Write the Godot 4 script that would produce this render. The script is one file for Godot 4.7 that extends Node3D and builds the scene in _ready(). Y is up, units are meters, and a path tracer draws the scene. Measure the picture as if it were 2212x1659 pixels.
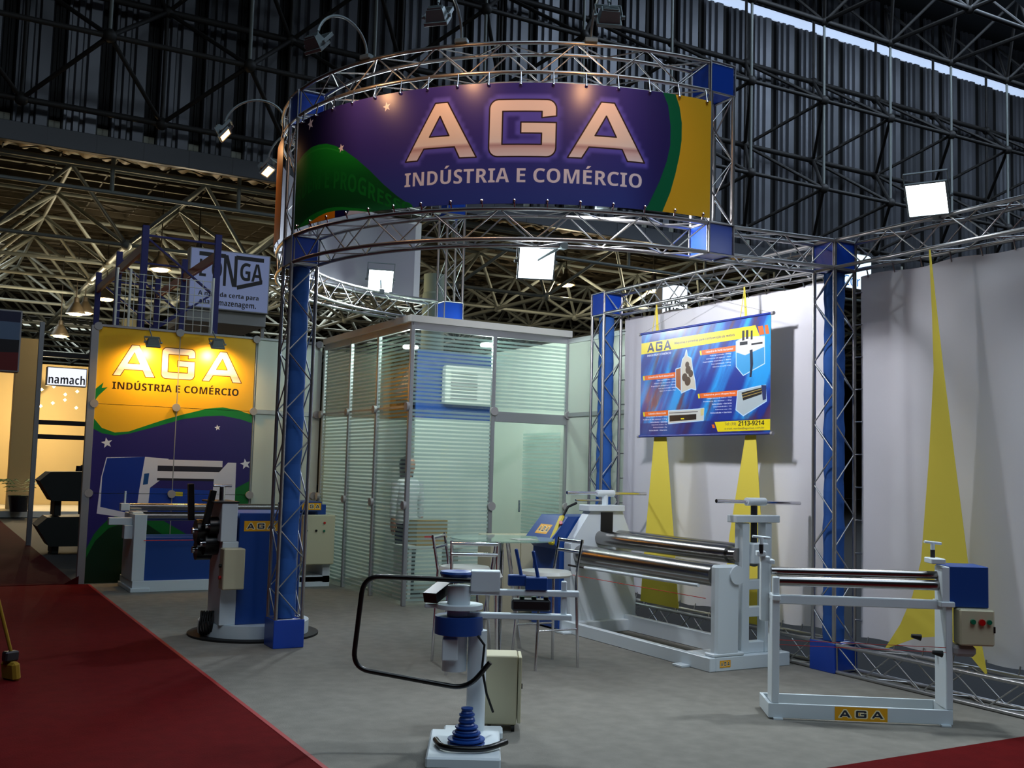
extends Node3D
# An exhibition stand in a large hall: truss columns and curved banner, bending machines, glass office.

var mats := {}
var meshes := {}
var rng := RandomNumberGenerator.new()
var names := {}
const UPV := Vector3.UP

# ---------------------------------------------------------------- scene helpers
func numbered(called: String) -> String:
	var k: int = names.get(called, 0)
	names[called] = k + 1
	return called if k == 0 else "%s_%03d" % [called, k]

func meta(o: Node3D, label := "", category := "", group := "", kind := "") -> void:
	if label != "": o.set_meta("label", label)
	if category != "": o.set_meta("category", category)
	if group != "": o.set_meta("group", group)
	if kind != "": o.set_meta("kind", kind)

func thing(called: String, label: String, category: String, at := Vector3.ZERO, turn := 0.0, group := "", kind := "") -> Node3D:
	var o := Node3D.new()
	o.name = numbered(called)
	add_child(o)
	o.position = at
	o.rotation_degrees.y = turn
	meta(o, label, category, group, kind)
	return o

func mat(key: String, c: Color, rough := 0.6, metal := 0.0, spec := 0.5) -> StandardMaterial3D:
	if mats.has(key): return mats[key]
	var m := StandardMaterial3D.new()
	m.resource_name = key
	m.albedo_color = c
	m.roughness = rough
	m.metallic = metal
	m.metallic_specular = spec
	mats[key] = m
	return m

func glow_mat(key: String, c: Color, e: float) -> StandardMaterial3D:
	if mats.has(key): return mats[key]
	var m := mat(key, c, 0.5)
	m.emission_enabled = true
	m.emission = c
	m.emission_energy_multiplier = e
	return m

func noise_tex(freq: float, seed_: int, size := 512, lo := 0.0, hi := 1.0, octaves := 4, normal := false) -> NoiseTexture2D:
	var n := FastNoiseLite.new()
	n.noise_type = FastNoiseLite.TYPE_SIMPLEX_SMOOTH
	n.frequency = freq
	n.seed = seed_
	n.fractal_octaves = octaves
	var t := NoiseTexture2D.new()
	t.width = size
	t.height = size
	t.seamless = true
	t.noise = n
	if normal:
		t.as_normal_map = true
	else:
		var g := Gradient.new()
		g.set_color(0, Color(lo, lo, lo))
		g.set_color(1, Color(hi, hi, hi))
		t.color_ramp = g
	return t

func mb() -> SurfaceTool:
	var s := SurfaceTool.new()
	s.begin(Mesh.PRIMITIVE_TRIANGLES)
	s.set_smooth_group(-1)
	return s

func part(called: String, s: SurfaceTool, m: Material, parent: Node3D, label := "", kind := "") -> MeshInstance3D:
	s.generate_normals()
	var o := MeshInstance3D.new()
	o.name = called
	o.mesh = s.commit()
	o.mesh.surface_set_material(0, m)
	parent.add_child(o, true)
	meta(o, label, "", "", kind)
	return o

func put_mesh(called: String, mesh: Mesh, m: Material, parent: Node3D, xf := Transform3D()) -> MeshInstance3D:
	var o := MeshInstance3D.new()
	o.name = called
	o.mesh = mesh
	o.material_override = m
	o.transform = xf
	parent.add_child(o, true)
	return o

# ---------------------------------------------------------------- geometry helpers
func tri(s: SurfaceTool, a: Vector3, b: Vector3, c: Vector3, o: Vector3) -> void:
	if (c - a).cross(b - a).dot(o) < 0.0:
		s.add_vertex(a); s.add_vertex(c); s.add_vertex(b)
	else:
		s.add_vertex(a); s.add_vertex(b); s.add_vertex(c)

func quad(s: SurfaceTool, a: Vector3, b: Vector3, c: Vector3, d: Vector3, o: Vector3) -> void:
	tri(s, a, b, c, o)
	tri(s, a, c, d, o)

func box(s: SurfaceTool, c: Vector3, sz: Vector3, bev := 0.0, bas := Basis()) -> void:
	s.set_smooth_group(-1)
	var h := sz * 0.5
	bev = minf(bev, minf(h.x, minf(h.y, h.z)) * 0.6)
	var p := func(sx: float, sy: float, sz_: float, axis: int) -> Vector3:
		var v := Vector3(sx * (h.x - (0.0 if axis == 0 else bev)), sy * (h.y - (0.0 if axis == 1 else bev)), sz_ * (h.z - (0.0 if axis == 2 else bev)))
		return c + bas * v
	for sg in [-1.0, 1.0]:
		quad(s, p.call(sg, -1, -1, 0), p.call(sg, 1, -1, 0), p.call(sg, 1, 1, 0), p.call(sg, -1, 1, 0), bas.x * sg)
		quad(s, p.call(-1, sg, -1, 1), p.call(1, sg, -1, 1), p.call(1, sg, 1, 1), p.call(-1, sg, 1, 1), bas.y * sg)
		quad(s, p.call(-1, -1, sg, 2), p.call(1, -1, sg, 2), p.call(1, 1, sg, 2), p.call(-1, 1, sg, 2), bas.z * sg)
	if bev <= 0.0: return
	for a in [-1.0, 1.0]:
		for b in [-1.0, 1.0]:
			quad(s, p.call(a, b, -1, 0), p.call(a, b, 1, 0), p.call(a, b, 1, 1), p.call(a, b, -1, 1), bas.x * a + bas.y * b)
			quad(s, p.call(a, -1, b, 0), p.call(a, 1, b, 0), p.call(a, 1, b, 2), p.call(a, -1, b, 2), bas.x * a + bas.z * b)
			quad(s, p.call(-1, a, b, 1), p.call(1, a, b, 1), p.call(1, a, b, 2), p.call(-1, a, b, 2), bas.y * a + bas.z * b)
			for d in [-1.0, 1.0]:
				tri(s, p.call(a, b, d, 0), p.call(a, b, d, 1), p.call(a, b, d, 2), bas.x * a + bas.y * b + bas.z * d)

# box by its two corners
func bx(s: SurfaceTool, x0: float, x1: float, y0: float, y1: float, z0: float, z1: float, bev := 0.004) -> void:
	box(s, Vector3(x0 + x1, y0 + y1, z0 + z1) * 0.5, Vector3(absf(x1 - x0), absf(y1 - y0), absf(z1 - z0)), bev)

func bar(s: SurfaceTool, a: Vector3, b: Vector3, w: float, d: float, bev := 0.003, up := Vector3.UP) -> void:
	var y := (b - a).normalized()
	var x := y.cross(up if absf(y.dot(up)) < 0.98 else Vector3.RIGHT).normalized()
	box(s, (a + b) * 0.5, Vector3(w, a.distance_to(b), d), bev, Basis(x, y, x.cross(y)))

func tube(s: SurfaceTool, a: Vector3, b: Vector3, r: float, n := 8, r2 := -1.0) -> void:
	if r2 < 0.0: r2 = r
	var y := (b - a).normalized()
	var x := y.cross(Vector3.RIGHT if absf(y.x) < 0.9 else Vector3.UP).normalized()
	var z := x.cross(y)
	for i in n:
		var t0 := TAU * i / n
		var t1 := TAU * (i + 1) / n
		var d0 := x * cos(t0) + z * sin(t0)
		var d1 := x * cos(t1) + z * sin(t1)
		s.set_smooth_group(1)
		quad(s, a + d0 * r, a + d1 * r, b + d1 * r2, b + d0 * r2, d0 + d1)
		s.set_smooth_group(-1)
		if r > 0.0: tri(s, a, a + d0 * r, a + d1 * r, -y)
		if r2 > 0.0: tri(s, b, b + d0 * r2, b + d1 * r2, y)

func pipe(s: SurfaceTool, pts: Array, r: float, n := 8, caps := true) -> void:
	var prev_x := Vector3.ZERO
	var rings := []
	for i in pts.size():
		var p: Vector3 = pts[i]
		var t: Vector3
		if i == 0: t = (pts[1] - p)
		elif i == pts.size() - 1: t = (p - pts[i - 1])
		else: t = (pts[i + 1] - p).normalized() + (p - pts[i - 1]).normalized()
		t = t.normalized()
		var x: Vector3
		if i == 0: x = t.cross(Vector3.UP if absf(t.y) < 0.9 else Vector3.RIGHT).normalized()
		else: x = (prev_x - t * prev_x.dot(t)).normalized()
		prev_x = x
		var z := x.cross(t)
		var ring := []
		for k in n: ring.append(x * cos(TAU * k / n) + z * sin(TAU * k / n))
		rings.append(ring)
	s.set_smooth_group(1)
	for i in pts.size() - 1:
		for k in n:
			var k2 := (k + 1) % n
			quad(s, pts[i] + rings[i][k] * r, pts[i] + rings[i][k2] * r, pts[i + 1] + rings[i + 1][k2] * r, pts[i + 1] + rings[i + 1][k] * r, rings[i][k] + rings[i][k2])
	s.set_smooth_group(-1)
	if caps:
		for e in [0, pts.size() - 1]:
			var o: Vector3 = (pts[0] - pts[1]) if e == 0 else (pts[e] - pts[e - 1])
			for k in n: tri(s, pts[e], pts[e] + rings[e][k] * r, pts[e] + rings[e][(k + 1) % n] * r, o)

# profile of Vector2(radius, height) turned about y
func lathe(s: SurfaceTool, prof: Array, n := 24, xf := Transform3D()) -> void:
	for j in prof.size() - 1:
		var p: Vector2 = prof[j]
		var q: Vector2 = prof[j + 1]
		var nr := Vector2(q.y - p.y, -(q.x - p.x))
		s.set_smooth_group(j + 1)
		for i in n:
			var t0 := TAU * i / n
			var t1 := TAU * (i + 1) / n
			var tm := (t0 + t1) * 0.5
			var o := xf.basis * Vector3(cos(tm) * nr.x, nr.y, sin(tm) * nr.x)
			var a := xf * Vector3(cos(t0) * p.x, p.y, sin(t0) * p.x)
			var b := xf * Vector3(cos(t1) * p.x, p.y, sin(t1) * p.x)
			var c := xf * Vector3(cos(t1) * q.x, q.y, sin(t1) * q.x)
			var d := xf * Vector3(cos(t0) * q.x, q.y, sin(t0) * q.x)
			if p.x < 1e-5: tri(s, a, c, d, o)
			elif q.x < 1e-5: tri(s, a, b, c, o)
			else: quad(s, a, b, c, d, o)
	s.set_smooth_group(-1)

# polygon in x, y pulled from z0 to z1
func prism(s: SurfaceTool, poly: Array, z0: float, z1: float, xf := Transform3D()) -> void:
	s.set_smooth_group(-1)
	var pk := PackedVector2Array(poly)
	var idx := Geometry2D.triangulate_polygon(pk)
	var cw := Geometry2D.is_polygon_clockwise(pk)
	for k in range(0, idx.size(), 3):
		for zz in [z0, z1]:
			var v := []
			for e in 3: v.append(xf * Vector3(pk[idx[k + e]].x, pk[idx[k + e]].y, zz))
			tri(s, v[0], v[1], v[2], xf.basis.z * (1.0 if zz == maxf(z0, z1) else -1.0))
	for k in pk.size():
		var a := pk[k]
		var b := pk[(k + 1) % pk.size()]
		var o := Vector3(b.y - a.y, a.x - b.x, 0) * (-1.0 if cw else 1.0)
		quad(s, xf * Vector3(a.x, a.y, z0), xf * Vector3(b.x, b.y, z0), xf * Vector3(b.x, b.y, z1), xf * Vector3(a.x, a.y, z1), xf.basis * o)

# a flat printed face: corner, along, up; facing o
func face(s: SurfaceTool, p: Vector3, u: Vector3, v: Vector3, o: Vector3, uv0 := Vector2(0, 0), uv1 := Vector2(1, 1)) -> void:
	var c := [p, p + u, p + u + v, p + v]
	var t := [Vector2(uv0.x, uv1.y), Vector2(uv1.x, uv1.y), Vector2(uv1.x, uv0.y), Vector2(uv0.x, uv0.y)]
	var order := [0, 1, 2, 0, 2, 3]
	if (c[2] - c[0]).cross(c[1] - c[0]).dot(o) < 0.0: order = [0, 2, 1, 0, 3, 2]
	for k in order:
		s.set_uv(t[k])
		s.add_vertex(c[k])

func unit_rod(n := 8) -> Mesh:
	var key := "rod%d" % n
	if not meshes.has(key):
		var s := mb()
		tube(s, Vector3(0, -0.5, 0), Vector3(0, 0.5, 0), 1.0, n)
		s.generate_normals()
		meshes[key] = s.commit()
	return meshes[key]

func rod_xf(a: Vector3, b: Vector3, r: float) -> Transform3D:
	var y := (b - a)
	var x := y.cross(Vector3.RIGHT if absf(y.normalized().x) < 0.9 else Vector3.UP).normalized()
	var z := x.cross(y.normalized())
	return Transform3D(Basis(x * r, y, z * r), (a + b) * 0.5)

func rod(called: String, a: Vector3, b: Vector3, r: float, m: Material, parent: Node3D, n := 8) -> MeshInstance3D:
	return put_mesh(called, unit_rod(n), m, parent, rod_xf(a, b, r))

func rods(called: String, list: Array, r: float, m: Material, parent: Node3D, n := 6) -> MultiMeshInstance3D:
	var mm := MultiMesh.new()
	mm.transform_format = MultiMesh.TRANSFORM_3D
	mm.mesh = unit_rod(n)
	mm.instance_count = list.size()
	for i in list.size(): mm.set_instance_transform(i, rod_xf(list[i][0], list[i][1], r if list[i].size() < 3 else list[i][2]))
	var o := MultiMeshInstance3D.new()
	o.name = called
	o.multimesh = mm
	o.material_override = m
	parent.add_child(o, true)
	o.set_meta("kind", "stuff")
	return o

func round_path(pts: Array, rad: float, seg := 5) -> Array:
	var out := [pts[0]]
	for i in range(1, pts.size() - 1):
		var p: Vector3 = pts[i]
		var a: Vector3 = (pts[i - 1] - p)
		var b: Vector3 = (pts[i + 1] - p)
		var r := minf(rad, minf(a.length(), b.length()) * 0.48)
		var q0 := p + a.normalized() * r
		var q1 := p + b.normalized() * r
		for k in seg + 1:
			var t := float(k) / seg
			out.append(q0.lerp(p, t).lerp(p.lerp(q1, t), t))
	out.append(pts[-1])
	return out

# ---------------------------------------------------------------- printing on images
func canvas(w: int, h: int, c: Color) -> Image:
	var im := Image.create_empty(w, h, false, Image.FORMAT_RGBA8)
	im.fill(c)
	return im

func col_at(col: Variant, y: float) -> Color:
	if col is Color: return col
	return col[0].sample(clampf((y - col[1]) / (col[2] - col[1]), 0.0, 1.0))

func grad(stops: Array) -> Gradient:
	var g := Gradient.new()
	var o := PackedFloat32Array()
	var c := PackedColorArray()
	for e in stops:
		o.append(e[0])
		c.append(e[1])
	g.offsets = o
	g.colors = c
	return g

# fill loops (even-odd), in pixels; col is a Color or [Gradient, y0, y1]
func fill(im: Image, loops: Array, col: Variant) -> void:
	var lo := 1e9
	var hi := -1e9
	for l in loops:
		for p in l:
			lo = minf(lo, p.y)
			hi = maxf(hi, p.y)
	var w := im.get_width()
	for y in range(maxi(0, int(floor(lo))), mini(im.get_height(), int(ceil(hi)) + 1)):
		var yc := y + 0.5
		var xs := []
		for l in loops:
			var n: int = l.size()
			for i in n:
				var a: Vector2 = l[i]
				var b: Vector2 = l[(i + 1) % n]
				if (a.y <= yc) != (b.y <= yc): xs.append(a.x + (yc - a.y) / (b.y - a.y) * (b.x - a.x))
		xs.sort()
		for k in range(0, xs.size() - 1, 2):
			var x0 := maxi(0, int(round(xs[k])))
			var x1 := mini(w, int(round(xs[k + 1])))
			if x1 > x0: im.fill_rect(Rect2i(x0, y, x1 - x0, 1), col_at(col, yc))

func stroke(im: Image, pts: Array, wd: float, col: Variant) -> void:
	for i in pts.size() - 1:
		var a: Vector2 = pts[i]
		var b: Vector2 = pts[i + 1]
		if a.distance_to(b) < 1e-4: continue
		var n := (b - a).normalized().orthogonal() * wd * 0.5
		var e := (b - a).normalized() * wd * 0.3
		fill(im, [[a + n - e, b + n + e, b - n + e, a - n - e]], col)

func maps(pts: Array, t: Transform2D) -> Array:
	var o := []
	for p in pts: o.append(t * p)
	return o

func font(bold := true, mono := false) -> SystemFont:
	var f := SystemFont.new()
	f.font_names = PackedStringArray(["Droid Sans Mono" if mono else "Droid Sans"])
	f.font_weight = 700 if bold else 400
	return f

var glyph_cache := {}
func text_tris(txt: String, bold := true) -> Dictionary:
	var key := txt + str(bold)
	if glyph_cache.has(key): return glyph_cache[key]
	var t := TextMesh.new()
	t.font = font(bold)
	t.text = txt
	t.font_size = 64
	t.pixel_size = 0.01
	t.depth = 0.0
	t.curve_step = 1.0
	var a := t.get_mesh_arrays()
	var v: PackedVector3Array = a[Mesh.ARRAY_VERTEX]
	var ix: PackedInt32Array = a[Mesh.ARRAY_INDEX] if a[Mesh.ARRAY_INDEX] != null else PackedInt32Array(range(v.size()))
	var lo := Vector2(1e9, 1e9)
	var hi := Vector2(-1e9, -1e9)
	var out := []
	for k in range(0, ix.size(), 3):
		var tr := []
		for e in 3:
			var p := Vector2(v[ix[k + e]].x, v[ix[k + e]].y)
			tr.append(p)
			lo = lo.min(p)
			hi = hi.max(p)
		out.append(tr)
	var d := {"tris": out, "lo": lo, "hi": hi}
	glyph_cache[key] = d
	return d

# lettering whose ink fills the box x0..x1, baseline y1, top y0 (pixels); warp maps the points again
func print_text(im: Image, txt: String, x0: float, x1: float, y0: float, y1: float, col: Variant, bold := true, warp: Variant = null) -> void:
	var d := text_tris(txt, bold)
	var lo: Vector2 = d.lo
	var sz: Vector2 = d.hi - d.lo
	for tr in d.tris:
		var q := []
		for p in tr:
			var r := Vector2(x0 + (p.x - lo.x) / sz.x * (x1 - x0), y1 - (p.y - lo.y) / sz.y * (y1 - y0))
			q.append(warp.call(r) if warp != null else r)
		fill(im, [q], col)

const A_OUT := [Vector2(0, 0), Vector2(0.417, 1), Vector2(0.59, 1), Vector2(1, 0), Vector2(0.772, 0), Vector2(0.7, 0.2), Vector2(0.27, 0.2), Vector2(0.18, 0)]
const A_IN := [Vector2(0.488, 0.76), Vector2(0.346, 0.405), Vector2(0.62, 0.405)]
func g_loop() -> Array:
	var o := []
	var corner := func(c: Vector2, a0: float, a1: float) -> void:
		for k in 7:
			var a := deg_to_rad(lerpf(a0, a1, k / 6.0))
			o.append(c + Vector2(cos(a) * 0.14, sin(a) * 0.16))
	o.append_array([Vector2(1, 0.715), Vector2(0.785, 0.68), Vector2(0.785, 0.79), Vector2(0.2, 0.79), Vector2(0.2, 0.215), Vector2(0.785, 0.215), Vector2(0.785, 0.41), Vector2(0.475, 0.41), Vector2(0.475, 0.6), Vector2(1, 0.6)])
	corner.call(Vector2(0.86, 0.16), 0, -90)
	corner.call(Vector2(0.14, 0.16), -90, -180)
	corner.call(Vector2(0.14, 0.84), 180, 90)
	corner.call(Vector2(0.86, 0.84), 90, 0)
	return o

# A G A lettering: boxes is three [x0, x1] in pixels, y0 top, y1 bottom
func letters_aga(im: Image, boxes: Array, y0: float, y1: float, col: Variant, edge: Variant, ew: float) -> void:
	for i in 3:
		var t := Transform2D(Vector2(boxes[i][1] - boxes[i][0], 0), Vector2(0, y0 - y1), Vector2(boxes[i][0], y1))
		var loops := [maps(g_loop(), t)] if i == 1 else [maps(A_OUT, t), maps(A_IN, t)]
		if col != null: fill(im, loops, col)
		for l in loops:
			var c: Array = l.duplicate()
			c.append(l[0])
			stroke(im, c, ew, edge)

func star(im: Image, c: Vector2, r: float, col: Variant, sx := 1.0, rot := -12.0) -> void:
	var o := []
	for k in 10:
		var a := deg_to_rad(-90 + 36 * k + rot)
		var rr := r if k % 2 == 0 else r * 0.42
		o.append(c + Vector2(cos(a) * rr * sx, sin(a) * rr))
	fill(im, [o], col)

func print_mat(key: String, im: Image, rough := 0.45, e := 0.0) -> StandardMaterial3D:
	im.shrink_x2()
	var m := mat(key, Color.WHITE, rough)
	m.albedo_texture = ImageTexture.create_from_image(im)
	m.texture_repeat = false
	if e > 0.0:
		m.emission_enabled = true
		m.emission = Color.BLACK
		m.emission_texture = m.albedo_texture
		m.emission_energy_multiplier = e
	return m

# ================================================================ the scene
var M := {}

func _ready() -> void:
	rng.seed = 7
	var cam := Camera3D.new()
	cam.name = "camera"
	add_child(cam)
	cam.position = Vector3(0, 1.55, 0)
	cam.rotation_degrees = Vector3(4.638, -29.374, 1.579)
	cam.fov = 40.28
	cam.near = 0.05
	cam.far = 300.0
	cam.current = true
	var we := WorldEnvironment.new()
	we.name = "world_environment"
	var env := Environment.new()
	env.background_mode = Environment.BG_COLOR
	env.background_color = Color(0.30, 0.33, 0.38)
	env.tonemap_mode = Environment.TONE_MAPPER_LINEAR
	env.tonemap_exposure = 1.0
	env.sdfgi_enabled = true
	env.ssao_enabled = true
	env.ssil_enabled = true
	we.environment = env
	add_child(we)
	# roof glazing daylight at right; the skylight behind the viewer is added fill light
	skylight("roof_light_panel", Vector3(27, 17.6, -15), 20, 9, 340.0, Color(0.80, 0.89, 1.0), "broad roof skylight over the right end of the tall hall")
	skylight("roof_light_panel", Vector3(3, 17.6, 4), 16, 12, 85.0, Color(0.84, 0.93, 1.0), "added unseen fill light panel above the aisle in front of the stand")
	materials()
	hall()
	wall_frame()
	lower_hall()
	carpets()
	ring()
	banner()
	arm_lamps()
	wall_cloths()
	floodlights()
	graphic_wall()
	office()
	plate_roller_big()
	plate_roller_small()
	plate_roller_rear()
	profile_bender()
	tube_bender()
	seating()
	neighbours()

func skylight(called: String, at: Vector3, w: float, d: float, e: float, c: Color, label: String) -> void:
	var t := thing(called, label, "skylight", at)
	var s := mb()
	bx(s, -w / 2, w / 2, 0.0, 0.05, -d / 2, d / 2, 0.0)
	part("glazing", s, glow_mat("skylight glazing", Color(0.86, 0.93, 1.0), 1.6), t)
	s = mb()
	for k in 5: bx(s, -w / 2 + w * k / 4.0 - 0.06, -w / 2 + w * k / 4.0 + 0.06, -0.06, 0.06, -d / 2, d / 2, 0.0)
	part("glazing_frame", s, mat("frame grey", Color(0.35, 0.37, 0.38), 0.5, 0.6), t)
	var l := AreaLight3D.new()
	l.name = "daylight"
	l.area_size = Vector2(w, d)
	l.light_energy = e
	l.light_color = c
	l.area_range = 90.0
	l.shadow_enabled = true
	l.position = Vector3(0, -0.12, 0)
	l.rotation_degrees = Vector3(-90, 0, 0)
	t.add_child(l)

func materials() -> void:
	M.white = mat("white machine paint", Color(0.84, 0.88, 0.90), 0.38)
	M.chrome = mat("bright chrome", Color(0.86, 0.86, 0.88), 0.12, 1.0)
	M.steel = mat("polished steel roll", Color(0.60, 0.59, 0.58), 0.24, 1.0)
	M.dark_steel = mat("dark steel", Color(0.25, 0.25, 0.26), 0.4, 0.8)
	M.alu = mat("truss aluminium", Color(0.70, 0.70, 0.70), 0.34, 0.9)
	M.profile = mat("satin aluminium profile", Color(0.66, 0.67, 0.68), 0.42, 0.55)
	M.blue = mat("blue enamel", Color(0.09, 0.26, 0.55), 0.38)
	M.royal = mat("royal blue corner panels", Color(0.10, 0.27, 0.68), 0.32)
	M.sleeve = mat("blue fabric sleeve", Color(0.16, 0.36, 0.66), 0.9)
	M.black = mat("black paint", Color(0.02, 0.02, 0.022), 0.32)
	M.rubber = mat("black rubber", Color(0.03, 0.03, 0.032), 0.7)
	M.beige = mat("beige cabinet paint", Color(0.76, 0.74, 0.62), 0.5)
	M.green_btn = mat("green push button", Color(0.03, 0.42, 0.30), 0.3)
	M.red_btn = mat("red push button", Color(0.72, 0.05, 0.07), 0.3)
	M.black_btn = mat("black push button", Color(0.02, 0.02, 0.02), 0.3)
	M.yellow_plastic = mat("yellow plastic", Color(0.82, 0.75, 0.05), 0.45)
	M.yellow_cloth = mat("yellow stretch cloth", Color(0.92, 0.84, 0.30), 0.85)
	M.panel_white = mat("white laminate panel", Color(0.80, 0.83, 0.79), 0.35)
	M.plastic_white = mat("white plastic", Color(0.88, 0.88, 0.85), 0.3)
	M.red_cord = mat("red cord", Color(0.75, 0.12, 0.1), 0.6)
	M.grey_plastic = mat("grey plastic", Color(0.62, 0.61, 0.61), 0.5)
	M.lamp_metal = mat("grey lamp housing", Color(0.50, 0.55, 0.56), 0.45, 0.3)
	var cl := mat("white stretch cloth", Color(0.87, 0.87, 0.89), 0.85)
	cl.backlight_enabled = true
	cl.backlight = Color(0.25, 0.25, 0.25)
	M.cloth = cl
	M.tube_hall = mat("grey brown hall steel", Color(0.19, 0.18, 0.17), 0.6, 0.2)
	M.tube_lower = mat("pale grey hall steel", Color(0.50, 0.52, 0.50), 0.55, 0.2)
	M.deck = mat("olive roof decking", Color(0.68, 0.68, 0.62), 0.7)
	M.purlin = mat("brown purlin steel", Color(0.22, 0.19, 0.13), 0.7)
	# stickers of the maker
	var im := canvas(768, 224, Color(0.93, 0.66, 0.05))
	letters_aga(im, [[60, 240], [300, 470], [530, 715]], 50, 172, Color(0.97, 0.92, 0.75), Color(0.97, 0.92, 0.75), 26)
	letters_aga(im, [[70, 230], [310, 460], [540, 705]], 56, 168, Color(0.13, 0.16, 0.22), Color(0.13, 0.16, 0.22), 2)
	M.sticker = print_mat("yellow maker sticker", im, 0.35)

func simple_shape(called: String, label: String, s: SurfaceTool, m: Material, category: String, kind := "structure") -> MeshInstance3D:
	var o := part(numbered(called), s, m, self)
	meta(o, label, category, "", kind)
	return o

# ---------------------------------------------------------------- hall shell
func hall() -> void:
	var s := mb()
	bx(s, -42, 62, -0.3, -0.012, -76, 27, 0.0)
	simple_shape("floor", "dark concrete hall floor under the carpets", s, mat("hall concrete", Color(0.10, 0.10, 0.105), 0.8), "floor")
	s = mb()
	bx(s, -42, -41.6, 0, 18.4, -76, 27, 0.0)
	simple_shape("wall_left", "dark left end wall of the hall", s, mat("dark hall wall", Color(0.22, 0.22, 0.22), 0.8), "wall")
	s = mb()
	bx(s, 61.6, 62, 0, 18.4, -76, 27, 0.0)
	simple_shape("wall_right", "dark right end wall of the hall", s, mats["dark hall wall"], "wall")
	s = mb()
	bx(s, -42, 62, 0, 18.4, 26.6, 27, 0.0)
	simple_shape("wall_front", "dark hall wall behind the viewer", s, mats["dark hall wall"], "wall")
	s = mb()
	bx(s, -42, 62, 0, 9.3, -76, -75.6, 0.0)
	simple_shape("wall_far", "beige far wall of the low hall", s, mat("beige hall wall", Color(0.50, 0.45, 0.36), 0.8), "wall")
	s = mb()
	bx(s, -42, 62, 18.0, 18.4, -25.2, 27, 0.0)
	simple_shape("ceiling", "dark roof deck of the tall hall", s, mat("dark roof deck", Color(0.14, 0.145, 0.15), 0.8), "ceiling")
	# corrugated sheeting above the opening to the low hall: one sheet to each metre
	var t := thing("wall_back", "tall corrugated metal wall above the low hall, pale ribs and channels with shade in their brown colour", "wall", Vector3(0, 0, -24.5), 0, "", "structure")
	var y0 := 8.62
	var y1 := 16.2
	var light_p := [Vector2(0.27, -0.05), Vector2(0.30, 0.02), Vector2(0.345, 0.02), Vector2(0.375, -0.05), Vector2(0.46, -0.05), Vector2(0.50, 0.03), Vector2(0.60, 0.03), Vector2(0.64, -0.05), Vector2(0.70, -0.05), Vector2(0.745, 0.04), Vector2(0.97, 0.04), Vector2(1.0, -0.04)]
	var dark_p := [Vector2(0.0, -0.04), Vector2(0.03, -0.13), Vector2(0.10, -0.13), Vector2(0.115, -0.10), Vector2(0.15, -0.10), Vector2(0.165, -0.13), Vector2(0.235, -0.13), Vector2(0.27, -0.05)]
	var lm := sheet_mesh(light_p, y0, y1)
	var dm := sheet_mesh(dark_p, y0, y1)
	var tones := []
	for k in 4:
		var v: float = [0.40, 0.46, 0.36, 0.43][k]
		tones.append(mat("wall sheet grey %d" % k, Color(v, v * 1.01, v * 1.05), 0.42, 0.55))
	var dark := mat("shade brown wall channel", Color(0.075, 0.068, 0.062), 0.6, 0.2)  # shade of the turned-away facets put into the channel colour for contrast
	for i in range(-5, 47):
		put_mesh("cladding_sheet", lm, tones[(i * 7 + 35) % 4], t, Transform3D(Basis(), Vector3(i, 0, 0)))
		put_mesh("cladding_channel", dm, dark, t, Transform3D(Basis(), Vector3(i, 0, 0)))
	s = mb()
	bx(s, -42, 62, 8.6, 18.0, -0.30, -0.18, 0.0)
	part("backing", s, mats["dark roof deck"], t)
	# translucent strip and upper sheets under the roof
	s = mb()
	bx(s, -6, 47, 16.25, 16.55, -0.12, -0.06, 0.0)
	part("clerestory_strip", s, glow_mat("clerestory glazing", Color(0.80, 0.88, 1.0), 0.75), t)
	var upm := sheet_mesh(light_p, 16.6, 18.0)
	for i in range(8, 47):
		put_mesh("upper_sheet", upm, tones[(i * 5 + 3) % 4], t, Transform3D(Basis(), Vector3(i, 0, 0)))
	# fascia under the sheeting
	s = mb()
	bx(s, -6, 47, 8.24, 8.66, -24.44, -24.30, 0.01)
	for k in 53: bx(s, -6 + k - 0.006, -6 + k + 0.006, 8.24, 8.66, -24.30, -24.292, 0.0)
	simple_shape("trim_1", "dull grey sheet fascia along the foot of the corrugated wall", s, mat("fascia sheet", Color(0.34, 0.34, 0.35), 0.5, 0.4), "fascia")
	# slanting duct under the tall roof
	var du := thing("roof_duct", "pale grey square duct slanting under the roof at top right", "duct", Vector3.ZERO)
	s = mb()
	bar(s, Vector3(21.5, 15.9, -17.0), Vector3(38.0, 14.9, -20.5), 0.62, 0.5, 0.02)
	part("duct_body", s, mat("pale duct sheet", Color(0.62, 0.66, 0.72), 0.5, 0.3), du)
	for k in 6:
		s = mb()
		var p := Vector3(21.5, 15.9, -17.0).lerp(Vector3(38.0, 14.9, -20.5), k / 5.0)
		var d := (Vector3(38.0, 14.9, -20.5) - Vector3(21.5, 15.9, -17.0)).normalized() * 0.04
		bar(s, p - d, p + d, 0.68, 0.56, 0.01)
		part("duct_flange", s, mat("pale duct sheet", Color.WHITE), du)

func sheet_mesh(prof: Array, y0: float, y1: float) -> Mesh:
	var s := mb()
	for k in prof.size() - 1:
		var a: Vector2 = prof[k]
		var b: Vector2 = prof[k + 1]
		quad(s, Vector3(a.x, y0, a.y), Vector3(b.x, y0, b.y), Vector3(b.x, y1, b.y), Vector3(a.x, y1, a.y), Vector3(a.y - b.y, 0, b.x - a.x))
	s.generate_normals()
	return s.commit()

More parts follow.
